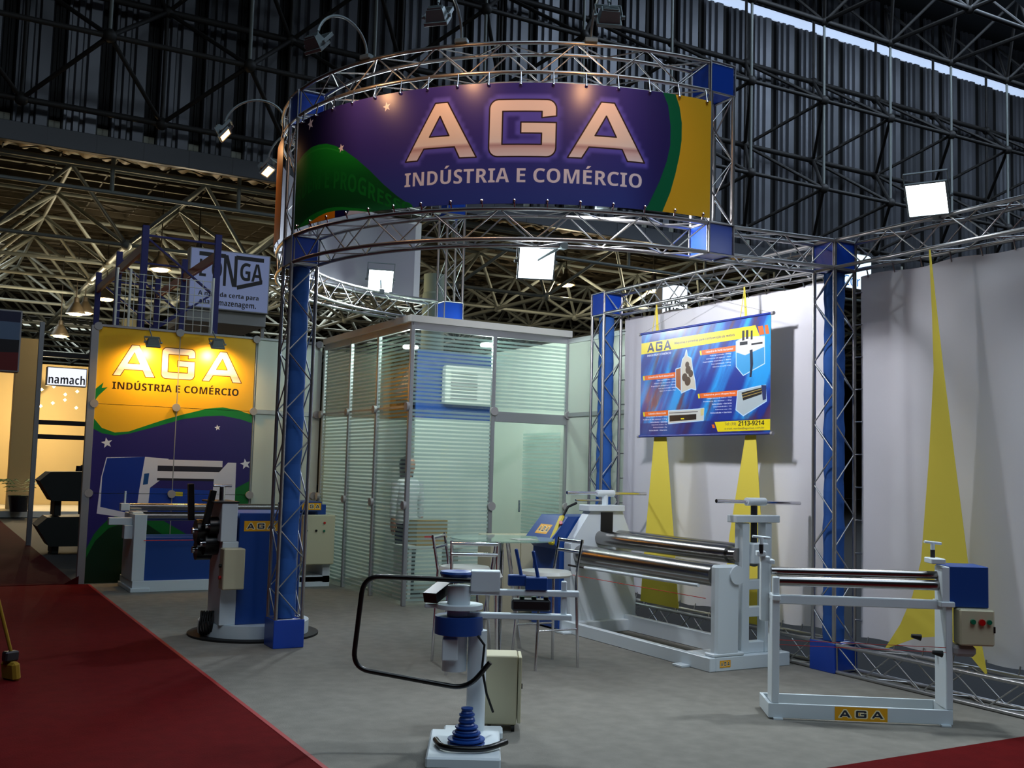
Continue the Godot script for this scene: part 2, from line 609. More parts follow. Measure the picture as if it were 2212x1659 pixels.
# double layer steel space frame that stiffens the tall wall, and the roof frame above it
func wall_frame() -> void:
	var t := thing("wall_space_frame", "dark tubular space frame bracing the tall corrugated wall", "space frame", Vector3.ZERO, 0, "", "structure")
	var px := 2.88
	var zb := -24.1
	var zf := -22.25
	var yb := [9.1, 11.7, 14.3]
	var yf := [10.15, 12.85]
	var xb := func(k: int) -> float: return 1.42 + px * k
	var s: SurfaceTool
	for r in 3:
		s = mb()
		tube(s, Vector3(-6, yb[r], zb), Vector3(47, yb[r], zb), 0.085 if r != 0 else 0.07, 8)
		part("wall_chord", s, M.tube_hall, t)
	for r in 2:
		s = mb()
		tube(s, Vector3(-6, yf[r], zf), Vector3(47, yf[r], zf), 0.06, 8)
		part("front_chord", s, M.tube_hall, t)
	var ball := SphereMesh.new()
	ball.radius = 0.15
	ball.height = 0.3
	ball.radial_segments = 12
	ball.rings = 6
	for k in range(-2, 15):
		var x: float = xb.call(k)
		for r in 3:
			put_mesh("node", ball, M.tube_hall, t, Transform3D(Basis(), Vector3(x, yb[r], zb)))
		rod("wall_upright", Vector3(x, yb[0], zb), Vector3(x, 17.4, zb), 0.045, M.tube_hall, t)
		var xf: float = x + px * 0.5
		for r in 2:
			put_mesh("node", ball, M.tube_hall, t, Transform3D(Basis(), Vector3(xf, yf[r], zf)))
			for e in [[x, r], [x + px, r], [x, r + 1], [x + px, r + 1]]:
				rod("diagonal_tube", Vector3(xf, yf[r], zf), Vector3(e[0], yb[e[1]], zb), 0.05, M.tube_hall, t)
		rod("front_upright", Vector3(xf, yf[0], zf), Vector3(xf, 15.3, zf), 0.04, mats["pale grey hall steel"], t)
	# roof frame of the tall hall
	var u := thing("roof_space_frame", "dark tubular roof frame under the tall hall roof", "space frame", Vector3.ZERO, 0, "", "structure")
	var yl := 15.3
	var yt := 17.3
	for j in 6:
		var z := zf + px * j
		s = mb()
		tube(s, Vector3(-2, yl, z), Vector3(46, yl, z), 0.08, 8)
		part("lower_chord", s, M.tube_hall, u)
		s = mb()
		tube(s, Vector3(-2, yt, z + px * 0.5), Vector3(46, yt, z + px * 0.5), 0.08, 8)
		part("upper_chord", s, M.tube_hall, u)
	for k in range(0, 14):
		var x: float = xb.call(k) + px * 0.5
		rod("cross_chord", Vector3(x, yl, zf), Vector3(x, yl, zf + px * 5), 0.07, M.tube_hall, u)
		for j in 5:
			var n := Vector3(x, yl, zf + px * j)
			put_mesh("node", ball, M.tube_hall, u, Transform3D(Basis(), n))
			for e in [Vector2(-1, 1), Vector2(1, 1), Vector2(-1, -1), Vector2(1, -1)]:
				rod("diagonal_tube", n, n + Vector3(e.x * px * 0.5, yt - yl, e.y * px * 0.5), 0.05, M.tube_hall, u)

# ---------------------------------------------------------------- low hall beyond
func lower_hall() -> void:
	var s := mb()
	bx(s, -42, 62, 8.72, 8.9, -76, -24.6, 0.0)
	simple_shape("ceiling_2", "olive sheet roof of the low hall", s, M.deck, "ceiling")
	# wavy edge of the roof sheets above the opening
	var t := thing("roof_sheet_edge", "wavy corrugated sheet edge under the grey fascia", "roof edge", Vector3(0, 8.56, -25.0), 0, "", "structure")
	s = mb()
	var step := 0.055
	s.set_smooth_group(1)
	for k in int(52.0 / step):
		var a := -6.0 + k * step
		var ya := sin(a / 0.22 * TAU * 0.5) * 0.05
		var yb := sin((a + step) / 0.22 * TAU * 0.5) * 0.05
		quad(s, Vector3(a, ya, -0.9), Vector3(a + step, yb, -0.9), Vector3(a + step, yb, 0.45), Vector3(a, ya, 0.45), Vector3(0, -1, 0))
	part("corrugated_sheet", s, mat("tan sheet", Color(0.55, 0.47, 0.34), 0.6), t)
	s = mb()
	tube(s, Vector3(-6, -0.42, 0.1), Vector3(46, -0.42, 0.1), 0.06)
	part("edge_rail", s, M.tube_lower, t)
	s = mb()
	tube(s, Vector3(-6, -1.0, 0.1), Vector3(46, -1.0, 0.1), 0.05)
	part("edge_rail", s, M.tube_lower, t)
	for k in 18: rod("edge_post", Vector3(-5.2 + k * 2.88, -1.0, 0.1), Vector3(-5.2 + k * 2.88, 0.0, 0.1), 0.05, M.tube_lower, t)
	# space frame of the low hall
	var u := thing("low_hall_space_frame", "pale tubular space frame below the low hall roof", "space frame", Vector3.ZERO, 0, "", "structure")
	var p := 3.0
	var near := []
	var far := []
	var chords := []
	var ball := SphereMesh.new()
	ball.radius = 0.14
	ball.height = 0.28
	ball.radial_segments = 10
	ball.rings = 5
	for j in 15:
		var zt := -25.2 - j * p
		var zb := zt - p * 0.5
		for k in range(-3, 14):
			var xt := -0.4 + k * p
			var b := Vector3(xt + p * 0.5, 6.75, zb)
			for e in [Vector2(0, 0), Vector2(p, 0), Vector2(0, -p), Vector2(p, -p)]:
				(near if j < 5 and k < 11 else far).append([b, Vector3(xt + e.x, 8.15, zt + e.y), 0.05])
			if j < 5: put_mesh("node", ball, M.tube_lower, u, Transform3D(Basis(), b))
		chords.append([Vector3(-10, 8.15, zt), Vector3(42, 8.15, zt), 0.05])
		chords.append([Vector3(-10, 6.75, zb), Vector3(42, 6.75, zb), 0.05])
	for k in range(-3, 15):
		chords.append([Vector3(-0.4 + k * p, 8.15, -25.2), Vector3(-0.4 + k * p, 8.15, -70), 0.05])
		chords.append([Vector3(1.1 + k * p, 6.75, -26.7), Vector3(1.1 + k * p, 6.75, -70), 0.06])
	for e in near: rod("diagonal_tube", e[0], e[1], e[2], M.tube_lower, u)
	rods("far_diagonals", far, 0.05, M.tube_lower, u)
	for e in chords: rod("chord", e[0], e[1], e[2], M.tube_lower, u)
	# purlins under the sheets
	var pu := thing("roof_purlins", "fine brown purlins in both directions under the low roof sheets", "purlins", Vector3.ZERO, 0, "", "stuff")
	s = mb()
	for j in 62: bx(s, -14, 44, 8.50, 8.64, -25.4 - j * 0.78 - 0.025, -25.4 - j * 0.78 + 0.025, 0.0)
	for j in 62: bx(s, -14, 44, 8.28, 8.33, -25.4 - j * 0.78 - 0.02, -25.4 - j * 0.78 + 0.02, 0.0)
	part("purlin_lines", s, M.purlin, pu, "", "stuff")
	var lac := []
	for j in range(0, 62, 2):
		var z := -25.4 - j * 0.78
		for k in 70: lac.append([Vector3(-14 + k * 0.8, 8.52 if k % 2 == 0 else 8.31, z), Vector3(-13.2 + k * 0.8, 8.31 if k % 2 == 0 else 8.52, z), 0.014])
	for k in 46: lac.append([Vector3(-12 + k * 1.2, 8.45, -25.4), Vector3(-12 + k * 1.2, 8.45, -73), 0.022])
	rods("purlin_lacing", lac, 0.014, M.purlin, pu, 5)
	# bright daylight strips in that roof
	var gm := glow_mat("daylight strip", Color(1.0, 0.97, 0.88), 1.3)
	for k in 26:
		var z := -27.2 - (k * 7 % 13) * 3.12 - 0.39
		var x := -6.0 + rng.randf() * 30.0
		var w := 0.5 + rng.randf() * 1.2
		s = mb()
		bx(s, x, x + w, 8.69, 8.73, z - 0.16, z + 0.16, 0.0)
		simple_shape("window_%d" % (k + 1), "small bright daylight strip in the low hall roof", s, gm, "skylight").set_meta("group", "daylight strips in the low roof")
	# round hall columns
	for e in [[11.9, -25.6, 0.31, "grey green"], [21.3, -41, 0.32, "grey"], [6.6, -41, 0.34, "beige"]]:
		var c := thing("hall_column", "round %s concrete column %s" % [e[3], {"grey green": "behind the hanging floodlight", "grey": "rising behind the rear blue corner box", "beige": "seen above the office roof beside the front column"}[e[3]]], "column", Vector3(e[0], 0, e[1]), 0, "", "structure")
		s = mb()
		lathe(s, [Vector2(e[2], 0), Vector2(e[2], 6.2), Vector2(e[2] * 0.92, 6.25), Vector2(e[2] * 0.92, 6.75)], 24)
		part("shaft", s, mat("column " + e[3], {"grey green": Color(0.60, 0.66, 0.60), "grey": Color(0.52, 0.56, 0.56), "beige": Color(0.55, 0.53, 0.42)}[e[3]], 0.7), c)
		s = mb()
		lathe(s, [Vector2(e[2] + 0.02, 4.0), Vector2(e[2] + 0.02, 4.12)], 24)
		part("band", s, mats["column " + e[3]], c)
	# pendant lamps
	var where := [[5.9, 6.6, -27.0, "over the rack, the largest of the bell lamps"], [5.2, 6.5, -28.2, "just right of the blue rack post"], [3.9, 5.9, -34.2, "left of the rack, left one of a close pair"], [4.2, 6.0, -34.6, "left of the rack, right one of a close pair"], [3.7, 5.4, -36.2, "low at left above the dark shutter"], [4.6, 6.3, -33.2, "left of the rack near the white box"], [17.2, 7.3, -27.3, "right of the hanging floodlight"], [19.6, 7.2, -26.0, "above the rear truss"]]
	for k in where.size():
		var e = where[k]
		var c := thing("pendant_lamp", "dark bell pendant lamp in the low hall, " + e[3], "lamp", Vector3(e[0], e[1], e[2]), 0, "pendant lamps of the low hall")
		s = mb()
		lathe(s, [Vector2(0.02, 0.52), Vector2(0.07, 0.5), Vector2(0.09, 0.36), Vector2(0.16, 0.26), Vector2(0.27, 0.06), Vector2(0.29, 0.0), Vector2(0.26, 0.0), Vector2(0.14, 0.24)], 18)
		part("bell_shade", s, mat("dark bell shade", Color(0.16, 0.13, 0.08), 0.5), c)
		s = mb()
		tube(s, Vector3(0, 0.5, 0), Vector3(0, 8.6 - e[1], 0), 0.018, 6)
		part("stem", s, mats["dark bell shade"], c)
		s = mb()
		lathe(s, [Vector2(0, 0.05), Vector2(0.22, 0.05), Vector2(0.25, 0.02), Vector2(0.18, -0.04), Vector2(0, -0.06)], 16)
		part("lamp_bulb", s, glow_mat("warm bulb", Color(1.0, 0.86, 0.55), 2.2), c)
		var l := OmniLight3D.new()
		l.name = "lamp_light"
		l.light_energy = 5.0
		l.light_color = Color(1.0, 0.93, 0.78)
		l.omni_range = 30
		l.omni_attenuation = 2.0
		l.light_size = 0.1
		l.shadow_enabled = true
		l.position = Vector3(0, -0.2, 0)
		c.add_child(l)
	# big glazed strips that let daylight into the low hall, out of view behind its front beam
	for k in 3:
		skylight("low_hall_rooflight", Vector3([-2.0, 14.0, 4.0][k], 8.6, [-38.0, -40.0, -58.0][k]), 8, 3, 42.0, Color(0.97, 0.98, 0.94), ["long bright rooflight in the low hall, far left", "long bright rooflight in the low hall behind the office", "long bright rooflight near the far wall"][k])

func carpets() -> void:
	var nt := noise_tex(0.02, 3, 512, 0.9, 1.0, 5)
	var bump := noise_tex(0.35, 5, 512, 0.0, 1.0, 3)
	var carpet := func(key: String, c: Color) -> StandardMaterial3D:
		var m := mat(key, c, 0.95, 0.0, 0.2)
		m.albedo_texture = nt
		m.uv1_triplanar = true
		m.uv1_world_triplanar = true
		m.uv1_scale = Vector3(0.55, 0.55, 0.55)
		m.heightmap_enabled = true
		m.heightmap_texture = bump
		m.heightmap_scale = 0.25
		return m
	var s := mb()
	bx(s, 1.91, 6.75, -0.012, 0.0, -13.86, -4.16, 0.0)
	simple_shape("grey_carpet", "worn light grey needle felt carpet covering the stand", s, carpet.call("grey felt", Color(0.52, 0.51, 0.48)), "carpet")
	var red: StandardMaterial3D = carpet.call("red felt", Color(0.36, 0.05, 0.06))
	s = mb()
	bx(s, -7, 1.91, -0.012, 0.001, -13.86, 8, 0.0)
	bx(s, 1.91, 14, -0.012, 0.001, -4.16, 8, 0.0)
	simple_shape("red_carpet", "red felt aisle carpet in front and left of the grey carpet", s, red, "carpet")
	s = mb()
	bx(s, -7, 1.78, -0.012, 0.006, -29, -13.875, 0.002)
	prism(s, [Vector2(0, 0), Vector2(0.18, 0), Vector2(0.18, 0.10)], 0, 0.006, Transform3D(Basis(Vector3(1, 0, 0), Vector3(0, 1, 0), Vector3(0, 0, 1)), Vector3(1.62, 0.002, -13.86)))
	simple_shape("red_carpet_far", "red carpet strip with shading put into its colour, running past the left end of the graphic wall", s, carpet.call("red felt shaded", Color(0.27, 0.035, 0.05)), "carpet")  # far carpet colour darkened to carry the shading beyond the seam
	# edge strip where the red and grey meet
	s = mb()
	bx(s, 1.895, 1.925, -0.002, 0.004, -13.8, -4.16, 0.002)
	simple_shape("trim_2", "thin red tape along the seam of red and grey carpet", s, mat("red tape", Color(0.6, 0.10, 0.12), 0.6), "tape")

# ---------------------------------------------------------------- trusses
const RC := Vector2(5.36, -8.79)      # centre of the ring (x, z)
const RX := 2.56
const RZ := 2.43
const BS := 0.2443                    # side of a corner box
const H1B := 3.26
const H1T := 3.505
const H2B := 4.544
const H2T := 4.790

func ring_at(deg: float, e: float, y: float) -> Vector3:
	var a := deg_to_rad(deg)
	return Vector3(RC.x - (RX + e) * cos(a), y, RC.y + (RZ + e) * sin(a))

func ring_out(deg: float) -> Vector3:
	var a := deg_to_rad(deg)
	return Vector3(-cos(a) * RZ, 0, sin(a) * RX).normalized()

func line_frames(a: Vector3, b: Vector3, ax: Vector3, bx_: Vector3) -> Array:
	var n := maxi(2, int(round(a.distance_to(b) / 0.26)))
	var o := []
	for i in n + 1: o.append([a.lerp(b, float(i) / n), ax, bx_])
	return o

func arc_frames(d0: float, d1: float, y: float) -> Array:
	var n := maxi(2, int(round(absf(d1 - d0) * 0.0435 / 0.26)))
	var o := []
	for i in n + 1:
		var d := lerpf(d0, d1, float(i) / n)
		o.append([ring_at(d, 0, y), ring_out(d), Vector3.UP])
	return o

func truss(t: Node3D, frames: Array, h := 0.112, off := Vector3.ZERO) -> void:
	var corners := [Vector2(1, 1), Vector2(1, -1), Vector2(-1, -1), Vector2(-1, 1)]
	var at := func(i: int, c: int) -> Vector3:
		var f = frames[i]
		return f[0] - off + f[1] * h * corners[c].x + f[2] * h * corners[c].y
	var fine := frames.size() > 3
	for c in 4:
		var s := mb()
		var pts := []
		for i in frames.size(): pts.append(at.call(i, c))
		if frames[0][1].is_equal_approx(frames[-1][1]): pts = [pts[0], pts[-1]]
		pipe(s, pts, 0.0165, 8)
		part("chord", s, M.alu, t)
	var s := mb()
	for i in frames.size() - 1:
		for c in 4:
			var c2 := (c + 1) % 4
			var flip := (i + (1 if c > 1 else 0)) % 2 == 0
			tube(s, at.call(i, c if flip else c2), at.call(i + 1, c2 if flip else c), 0.0062, 5)
	for i in [0, frames.size() - 1]:
		for c in 4: tube(s, at.call(i, c), at.call(i, (c + 1) % 4), 0.008, 5)
	part("lacing", s, M.alu, t, "", "stuff")

func corner_box(t: Node3D, c: Vector3, y0: float, y1: float, called := "corner_box") -> void:
	var s := mb()
	box(s, Vector3(c.x, (y0 + y1) * 0.5, c.z), Vector3(BS - 0.012, y1 - y0 - 0.012, BS - 0.012), 0.006)
	part(called, s, M.royal, t)
	s = mb()
	var h := BS * 0.5
	for a in [-1, 1]:
		for b in [-1, 1]:
			tube(s, Vector3(c.x + a * h, y0, c.z + b * h), Vector3(c.x + a * h, y1, c.z + b * h), 0.007, 6)
		for y in [y0, y1]:
			tube(s, Vector3(c.x - h, y, c.z + a * h), Vector3(c.x + h, y, c.z + a * h), 0.007, 6)
			tube(s, Vector3(c.x + a * h, y, c.z - h), Vector3(c.x + a * h, y, c.z + h), 0.007, 6)
	part("box_edge", s, M.alu, t)

func column(called: String, label: String, c: Vector3, upper: bool, foot: bool) -> Node3D:
	var t := thing(called, label, "truss column", c)
	var o := Vector3.ZERO
	var X := Vector3.RIGHT
	var Z := Vector3.BACK
	if foot:
		var s := mb()
		box(s, Vector3(0, 0.117, 0), Vector3(BS + 0.02, 0.234, BS + 0.02), 0.004)
		part("base_box", s, M.royal, t)
		truss(t, line_frames(Vector3(0, 0.234, 0), Vector3(0, H1B, 0), X, Z), 0.113)
		s = mb()
		var prof := [Vector2(0.0, 0.24)]
		for k in 31:
			var y := 0.24 + k * 0.1
			prof.append(Vector2(0.083 + 0.004 * sin(k * 2.3) + 0.003 * sin(k * 0.9), y))
		prof.append(Vector2(0.06, 3.255))
		prof.append(Vector2(0.0, 3.255))
		lathe(s, prof, 20)
		part("fabric_sleeve", s, M.sleeve, t)
		corner_box(t, o, H1B, H1T)
	else:
		corner_box(t, o, H1B, H1T)
	if upper:
		truss(t, line_frames(Vector3(0, H1T, 0), Vector3(0, H2B, 0), X, Z), 0.113)
		corner_box(t, o, H2B, H2T)
	return t

func ring() -> void:
	column("truss_column", "blue sleeved lattice column at front left, carrying the curved banner", Vector3(2.80, 0, -8.805), true, true)
	column("truss_column", "silver lattice column with blue sleeve between the two white cloth walls", Vector3(6.557, 0, -6.216), false, true)
	column("truss_column", "silver lattice column with blue sleeve in the rear corner beside the office door", Vector3(6.52, 0, -9.49), false, true)
	column("truss_tower", "short open lattice tower between two blue boxes at the yellow end of the banner", Vector3(5.345, 0, -6.35), true, false)
	column("truss_tower", "short open lattice tower standing above the office roof", Vector3(5.41, 0, -11.19), true, false)
	for e in [["curved_truss", "upper curved lattice truss over the front of the blue banner", 3.2, 87.0, 4.667], ["curved_truss", "lower curved lattice truss under the front of the blue banner", 3.2, 87.0, 3.382], ["curved_truss", "upper curved lattice truss on the far left of the ring", -3.4, -86.5, 4.667], ["curved_truss", "lower curved lattice truss carrying the grey backed banner", -3.4, -86.5, 3.382]]:
		var f := arc_frames(e[2], e[3], e[4])
		var b: Vector3 = ring_at((e[2] + e[3]) * 0.5, 0, e[4] - 0.12)
		var t := thing(e[0], e[1], "truss", b)
		truss(t, f, 0.115, b)
	for e in [["straight_truss", "short straight truss from the banner end to the right column", Vector3(5.468, 3.382, -6.345), Vector3(6.435, 3.382, -6.22), Vector3.BACK], ["straight_truss", "straight truss above the white cloth behind the hanging poster", Vector3(6.557, 3.382, -6.34), Vector3(6.52, 3.382, -9.37), Vector3.RIGHT], ["straight_truss", "straight truss above the right hand white cloth, carrying a floodlight", Vector3(6.557, 3.382, -6.094), Vector3(6.557, 3.382, -2.6), Vector3.RIGHT], ["floor_truss", "truss lying on the floor under the cloth behind the large roller machine", Vector3(6.557, 0.12, -6.36), Vector3(6.52, 0.12, -9.36), Vector3.RIGHT], ["floor_truss", "truss lying on the floor under the right hand cloth", Vector3(6.557, 0.12, -6.08), Vector3(6.557, 0.12, -2.6), Vector3.RIGHT]]:
		var b: Vector3 = (e[2] + e[3]) * 0.5 - Vector3(0, 0.12, 0)
		var t := thing(e[0], e[1], "truss", b)
		truss(t, line_frames(e[2], e[3], e[4], Vector3.UP), 0.112 if e[2].y > 1 else 0.104, b)

# ---------------------------------------------------------------- the printed banners
func banner_art() -> Image:
	var W := 4096
	var H := 1024
	var small := Image.create_empty(160, 40, false, Image.FORMAT_RGBA8)
	for x in 160:
		for y in 40:
			var u := x / 159.0
			var v := y / 39.0
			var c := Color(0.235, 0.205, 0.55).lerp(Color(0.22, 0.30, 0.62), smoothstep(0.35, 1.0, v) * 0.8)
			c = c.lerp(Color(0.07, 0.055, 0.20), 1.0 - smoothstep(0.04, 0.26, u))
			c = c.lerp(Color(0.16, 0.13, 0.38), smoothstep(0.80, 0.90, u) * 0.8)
			small.set_pixel(x, y, c)
	small.resize(W, H, Image.INTERPOLATE_CUBIC)
	var im := small
	var px := func(th: float, y: float) -> Vector2: return Vector2((th - 4.6) / 82.3 * W, (4.455 - y) / 0.928 * H)
	var many := func(l: Array) -> Array:
		var o := []
		for e in l: o.append(px.call(e[0], e[1]))
		return o
	# halo behind the big letters
	var glow := canvas(512, 128, Color(0.45, 0.43, 0.92, 0.0))
	var boxes := [[34.5, 47.2], [49.2, 60.1], [62.0, 74.7]]
	var b8 := []
	var b1 := []
	for e in boxes:
		b1.append([px.call(e[0], 0).x, px.call(e[1], 0).x])
		b8.append([px.call(e[0], 0).x / 8.0, px.call(e[1], 0).x / 8.0])
	var yt: float = px.call(0, 4.327).y
	var yb: float = px.call(0, 3.886).y
	letters_aga(glow, b8, yt / 8.0, yb / 8.0, Color(0.45, 0.43, 0.92, 0.62), Color(0.45, 0.43, 0.92, 0.62), 9)
	glow.resize(128, 32, Image.INTERPOLATE_BILINEAR)
	glow.resize(W, H, Image.INTERPOLATE_CUBIC)
	im.blend_rect(glow, Rect2i(0, 0, W, H), Vector2i.ZERO)
	# right: green band and yellow field
	fill(im, [many.call([[77.6, 4.47], [78.7, 4.36], [79.2, 4.2], [79.2, 4.05], [78.6, 3.92], [77.4, 3.76], [75.6, 3.58], [74.9, 3.52], [87, 3.52], [87, 4.47]])], Color(0.045, 0.42, 0.27))
	fill(im, [many.call([[79.9, 4.47], [80.8, 4.36], [81.25, 4.24], [81.25, 4.1], [80.9, 3.98], [80.2, 3.83], [79.3, 3.68], [77.9, 3.52], [87, 3.52], [87, 4.47]])], Color(0.93, 0.72, 0.16))
	# left: the green wave with its motto
	var top := [[4.4, 4.10], [7.5, 4.155], [10.5, 4.184], [13, 4.183], [15.6, 4.167], [18, 4.13], [20.4, 4.081], [24.0, 3.972], [27.2, 3.857], [30.2, 3.733], [33.1, 3.627], [36.6, 3.52], [4.4, 3.5]]
	fill(im, [many.call(top)], [grad([[0.0, Color(0.10, 0.56, 0.20)], [0.28, Color(0.08, 0.50, 0.18)], [0.55, Color(0.05, 0.36, 0.15)], [0.85, Color(0.06, 0.30, 0.15)], [1.0, Color(0.10, 0.42, 0.24)]]), px.call(0, 4.184).y, px.call(0, 3.52).y])
	stroke(im, many.call([[4.4, 4.06], [7.5, 4.115], [10.5, 4.145], [13, 4.145], [15.6, 4.13], [18, 4.095], [20.4, 4.05]]), 14, Color(0.14, 0.60, 0.22))
	var ct := [[4.0, 3.82, 0.120], [7.2, 3.885, 0.124], [11.9, 3.957, 0.152], [16.8, 3.944, 0.158], [20.8, 3.893, 0.15], [25.8, 3.811, 0.145], [29.65, 3.696, 0.118], [33.2, 3.605, 0.085], [36.6, 3.545, 0.05]]
	var warp := func(r: Vector2) -> Vector2:
		var th := r.x
		for k in ct.size() - 1:
			if th <= ct[k + 1][0] or k == ct.size() - 2:
				var f: float = (th - ct[k][0]) / (ct[k + 1][0] - ct[k][0])
				return px.call(th, lerpf(ct[k][1], ct[k + 1][1], f) - lerpf(ct[k][2], ct[k + 1][2], f) * r.y)
		return r
	print_text(im, "ORDEM E PROGRESSO", 3.0, 36.2, 0.0, 1.0, Color(0.075, 0.46, 0.18), true, warp)
	fill(im, [many.call([[5.5, 3.5], [7.2, 3.539], [9.3, 3.575], [11.6, 3.598], [14, 3.612], [16.4, 3.619], [18.5, 3.616], [20.6, 3.605], [25.2, 3.565], [28.7, 3.521], [28.7, 3.5]])], Color(0.10, 0.56, 0.20))
	fill(im, [many.call([[8.5, 3.5], [11.6, 3.545], [14, 3.57], [16.4, 3.585], [18.9, 3.585], [18.9, 3.5]])], Color(0.92, 0.55, 0.08))
	fill(im, [many.call([[18.9, 3.5], [18.9, 3.585], [21, 3.577], [22.6, 3.565], [21.6, 3.5]])], Color(0.10, 0.08, 0.30))
	fill(im, [many.call([[21.6, 3.5], [22.6, 3.563], [24.6, 3.55], [27, 3.53], [28, 3.5]])], Color(0.85, 0.86, 0.93))
	for e in [[30.3, 4.352, 46.0], [9.8, 4.393, 62.0], [19.9, 4.092, 44.0]]: star(im, px.call(e[0], e[1]), e[2], Color(0.93, 0.92, 0.98), 0.92)
	# letters
	var g := grad([[0.0, Color(0.98, 0.90, 0.88)], [0.62, Color(0.99, 0.93, 0.90)], [0.74, Color(0.98, 0.94, 0.93)], [0.80, Color(0.78, 0.64, 0.66)], [0.86, Color(0.90, 0.82, 0.84)], [1.0, Color(0.96, 0.94, 0.97)]])
	letters_aga(im, b1, yt, yb, [g, yt, yb], Color(0.20, 0.13, 0.12), 11)
	var t0: Vector2 = px.call(34.5, 3.83)
	var t1: Vector2 = px.call(74.3, 3.687)
	print_text(im, "INDÚSTRIA E COMÉRCIO", t0.x, t1.x, t0.y - 2, t1.y, Color(0.95, 0.93, 0.98))
	return im

func curved_sheet(d0: float, d1: float, y0: float, y1: float, e: float, base: Vector3, inward: bool, n := 72) -> SurfaceTool:
	var s := mb()
	s.set_smooth_group(1)
	for i in n:
		var a0 := lerpf(d0, d1, float(i) / n)
		var a1 := lerpf(d0, d1, float(i + 1) / n)
		var o := ring_out((a0 + a1) * 0.5) * (-1.0 if inward else 1.0)
		var v := [ring_at(a0, e, y0) - base, ring_at(a1, e, y0) - base, ring_at(a1, e, y1) - base, ring_at(a0, e, y1) - base]
		var t := [Vector2(float(i) / n, 1), Vector2(float(i + 1) / n, 1), Vector2(float(i + 1) / n, 0), Vector2(float(i) / n, 0)]
		var order := [0, 1, 2, 0, 2, 3]
		if (v[2] - v[0]).cross(v[1] - v[0]).dot(o) < 0.0: order = [0, 2, 1, 0, 3, 2]
		for k in order:
			s.set_uv(t[k])
			s.add_vertex(v[k])
	return s

func banner() -> void:
	var grey := mat("grey banner back", Color(0.62, 0.62, 0.66), 0.7)
	var base := ring_at(45, 0.15, 3.52)
	var t := thing("banner", "long curved blue banner with big pale letters between the front trusses", "banner", base)
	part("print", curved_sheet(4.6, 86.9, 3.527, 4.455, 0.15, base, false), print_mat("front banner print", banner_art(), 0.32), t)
	part("backing", curved_sheet(4.6, 86.9, 3.527, 4.455, 0.146, base, true), grey, t)
	var hook := func(d: float, yb: float, up: bool) -> void:
		var s := mb()
		var p := ring_at(d, 0.155, yb) - base
		var q := ring_at(d, 0.135, (H2B if up else H1T)) - base
		tube(s, p, q, 0.0065, 6)
		var sp := [Vector2(0, -0.013), Vector2(0.010, -0.009), Vector2(0.013, 0), Vector2(0.010, 0.009), Vector2(0, 0.013)]
		lathe(s, sp, 8, Transform3D(Basis(), p))
		part("hook", s, M.chrome, t)
	for k in 16:
		hook.call(6.5 + k * 5.3, 4.44, true)
		hook.call(6.0 + k * 5.3, 3.55, false)
	# left quarter: yellow outside, grey inside
	var im := canvas(1024, 512, Color(0.92, 0.60, 0.10))
	fill(im, [[Vector2(420, 0), Vector2(560, 120), Vector2(640, 280), Vector2(600, 512), Vector2(1024, 512), Vector2(1024, 0)]], Color(0.045, 0.42, 0.2))
	fill(im, [[Vector2(520, 0), Vector2(650, 130), Vector2(720, 290), Vector2(690, 512), Vector2(1024, 512), Vector2(1024, 0)]], Color(0.17, 0.15, 0.45))
	var b2 := ring_at(-45, 0.15, 3.52)
	var u := thing("banner", "second curved banner of the ring, seen from its plain grey back with a white hem", "banner", b2)
	part("print", curved_sheet(-4.6, -84, 3.527, 4.455, 0.15, b2, false, 48), print_mat("left banner print", im, 0.35), u)
	part("backing", curved_sheet(-4.6, -84, 3.527, 4.455, 0.145, b2, true, 48), grey, u)
	var hem := mat("white hem", Color(0.85, 0.86, 0.88), 0.6)
	part("hem", curved_sheet(-82.4, -84.1, 3.52, 4.46, 0.142, b2, true, 2), hem, u)
	part("hem", curved_sheet(-40, -84.1, 3.52, 3.545, 0.1415, b2, true, 24), hem, u)
	part("hem", curved_sheet(-40, -84.1, 4.43, 4.46, 0.1415, b2, true, 24), hem, u)
	for k in 14:
		for up in [true, false]:
			var s := mb()
			var d := -8.0 - k * 5.6
			tube(s, ring_at(d, 0.14, 4.44 if up else 3.54) - b2, ring_at(d, 0.13, H2B if up else H1T) - b2, 0.006, 5)
			part("hook", s, M.chrome, u)

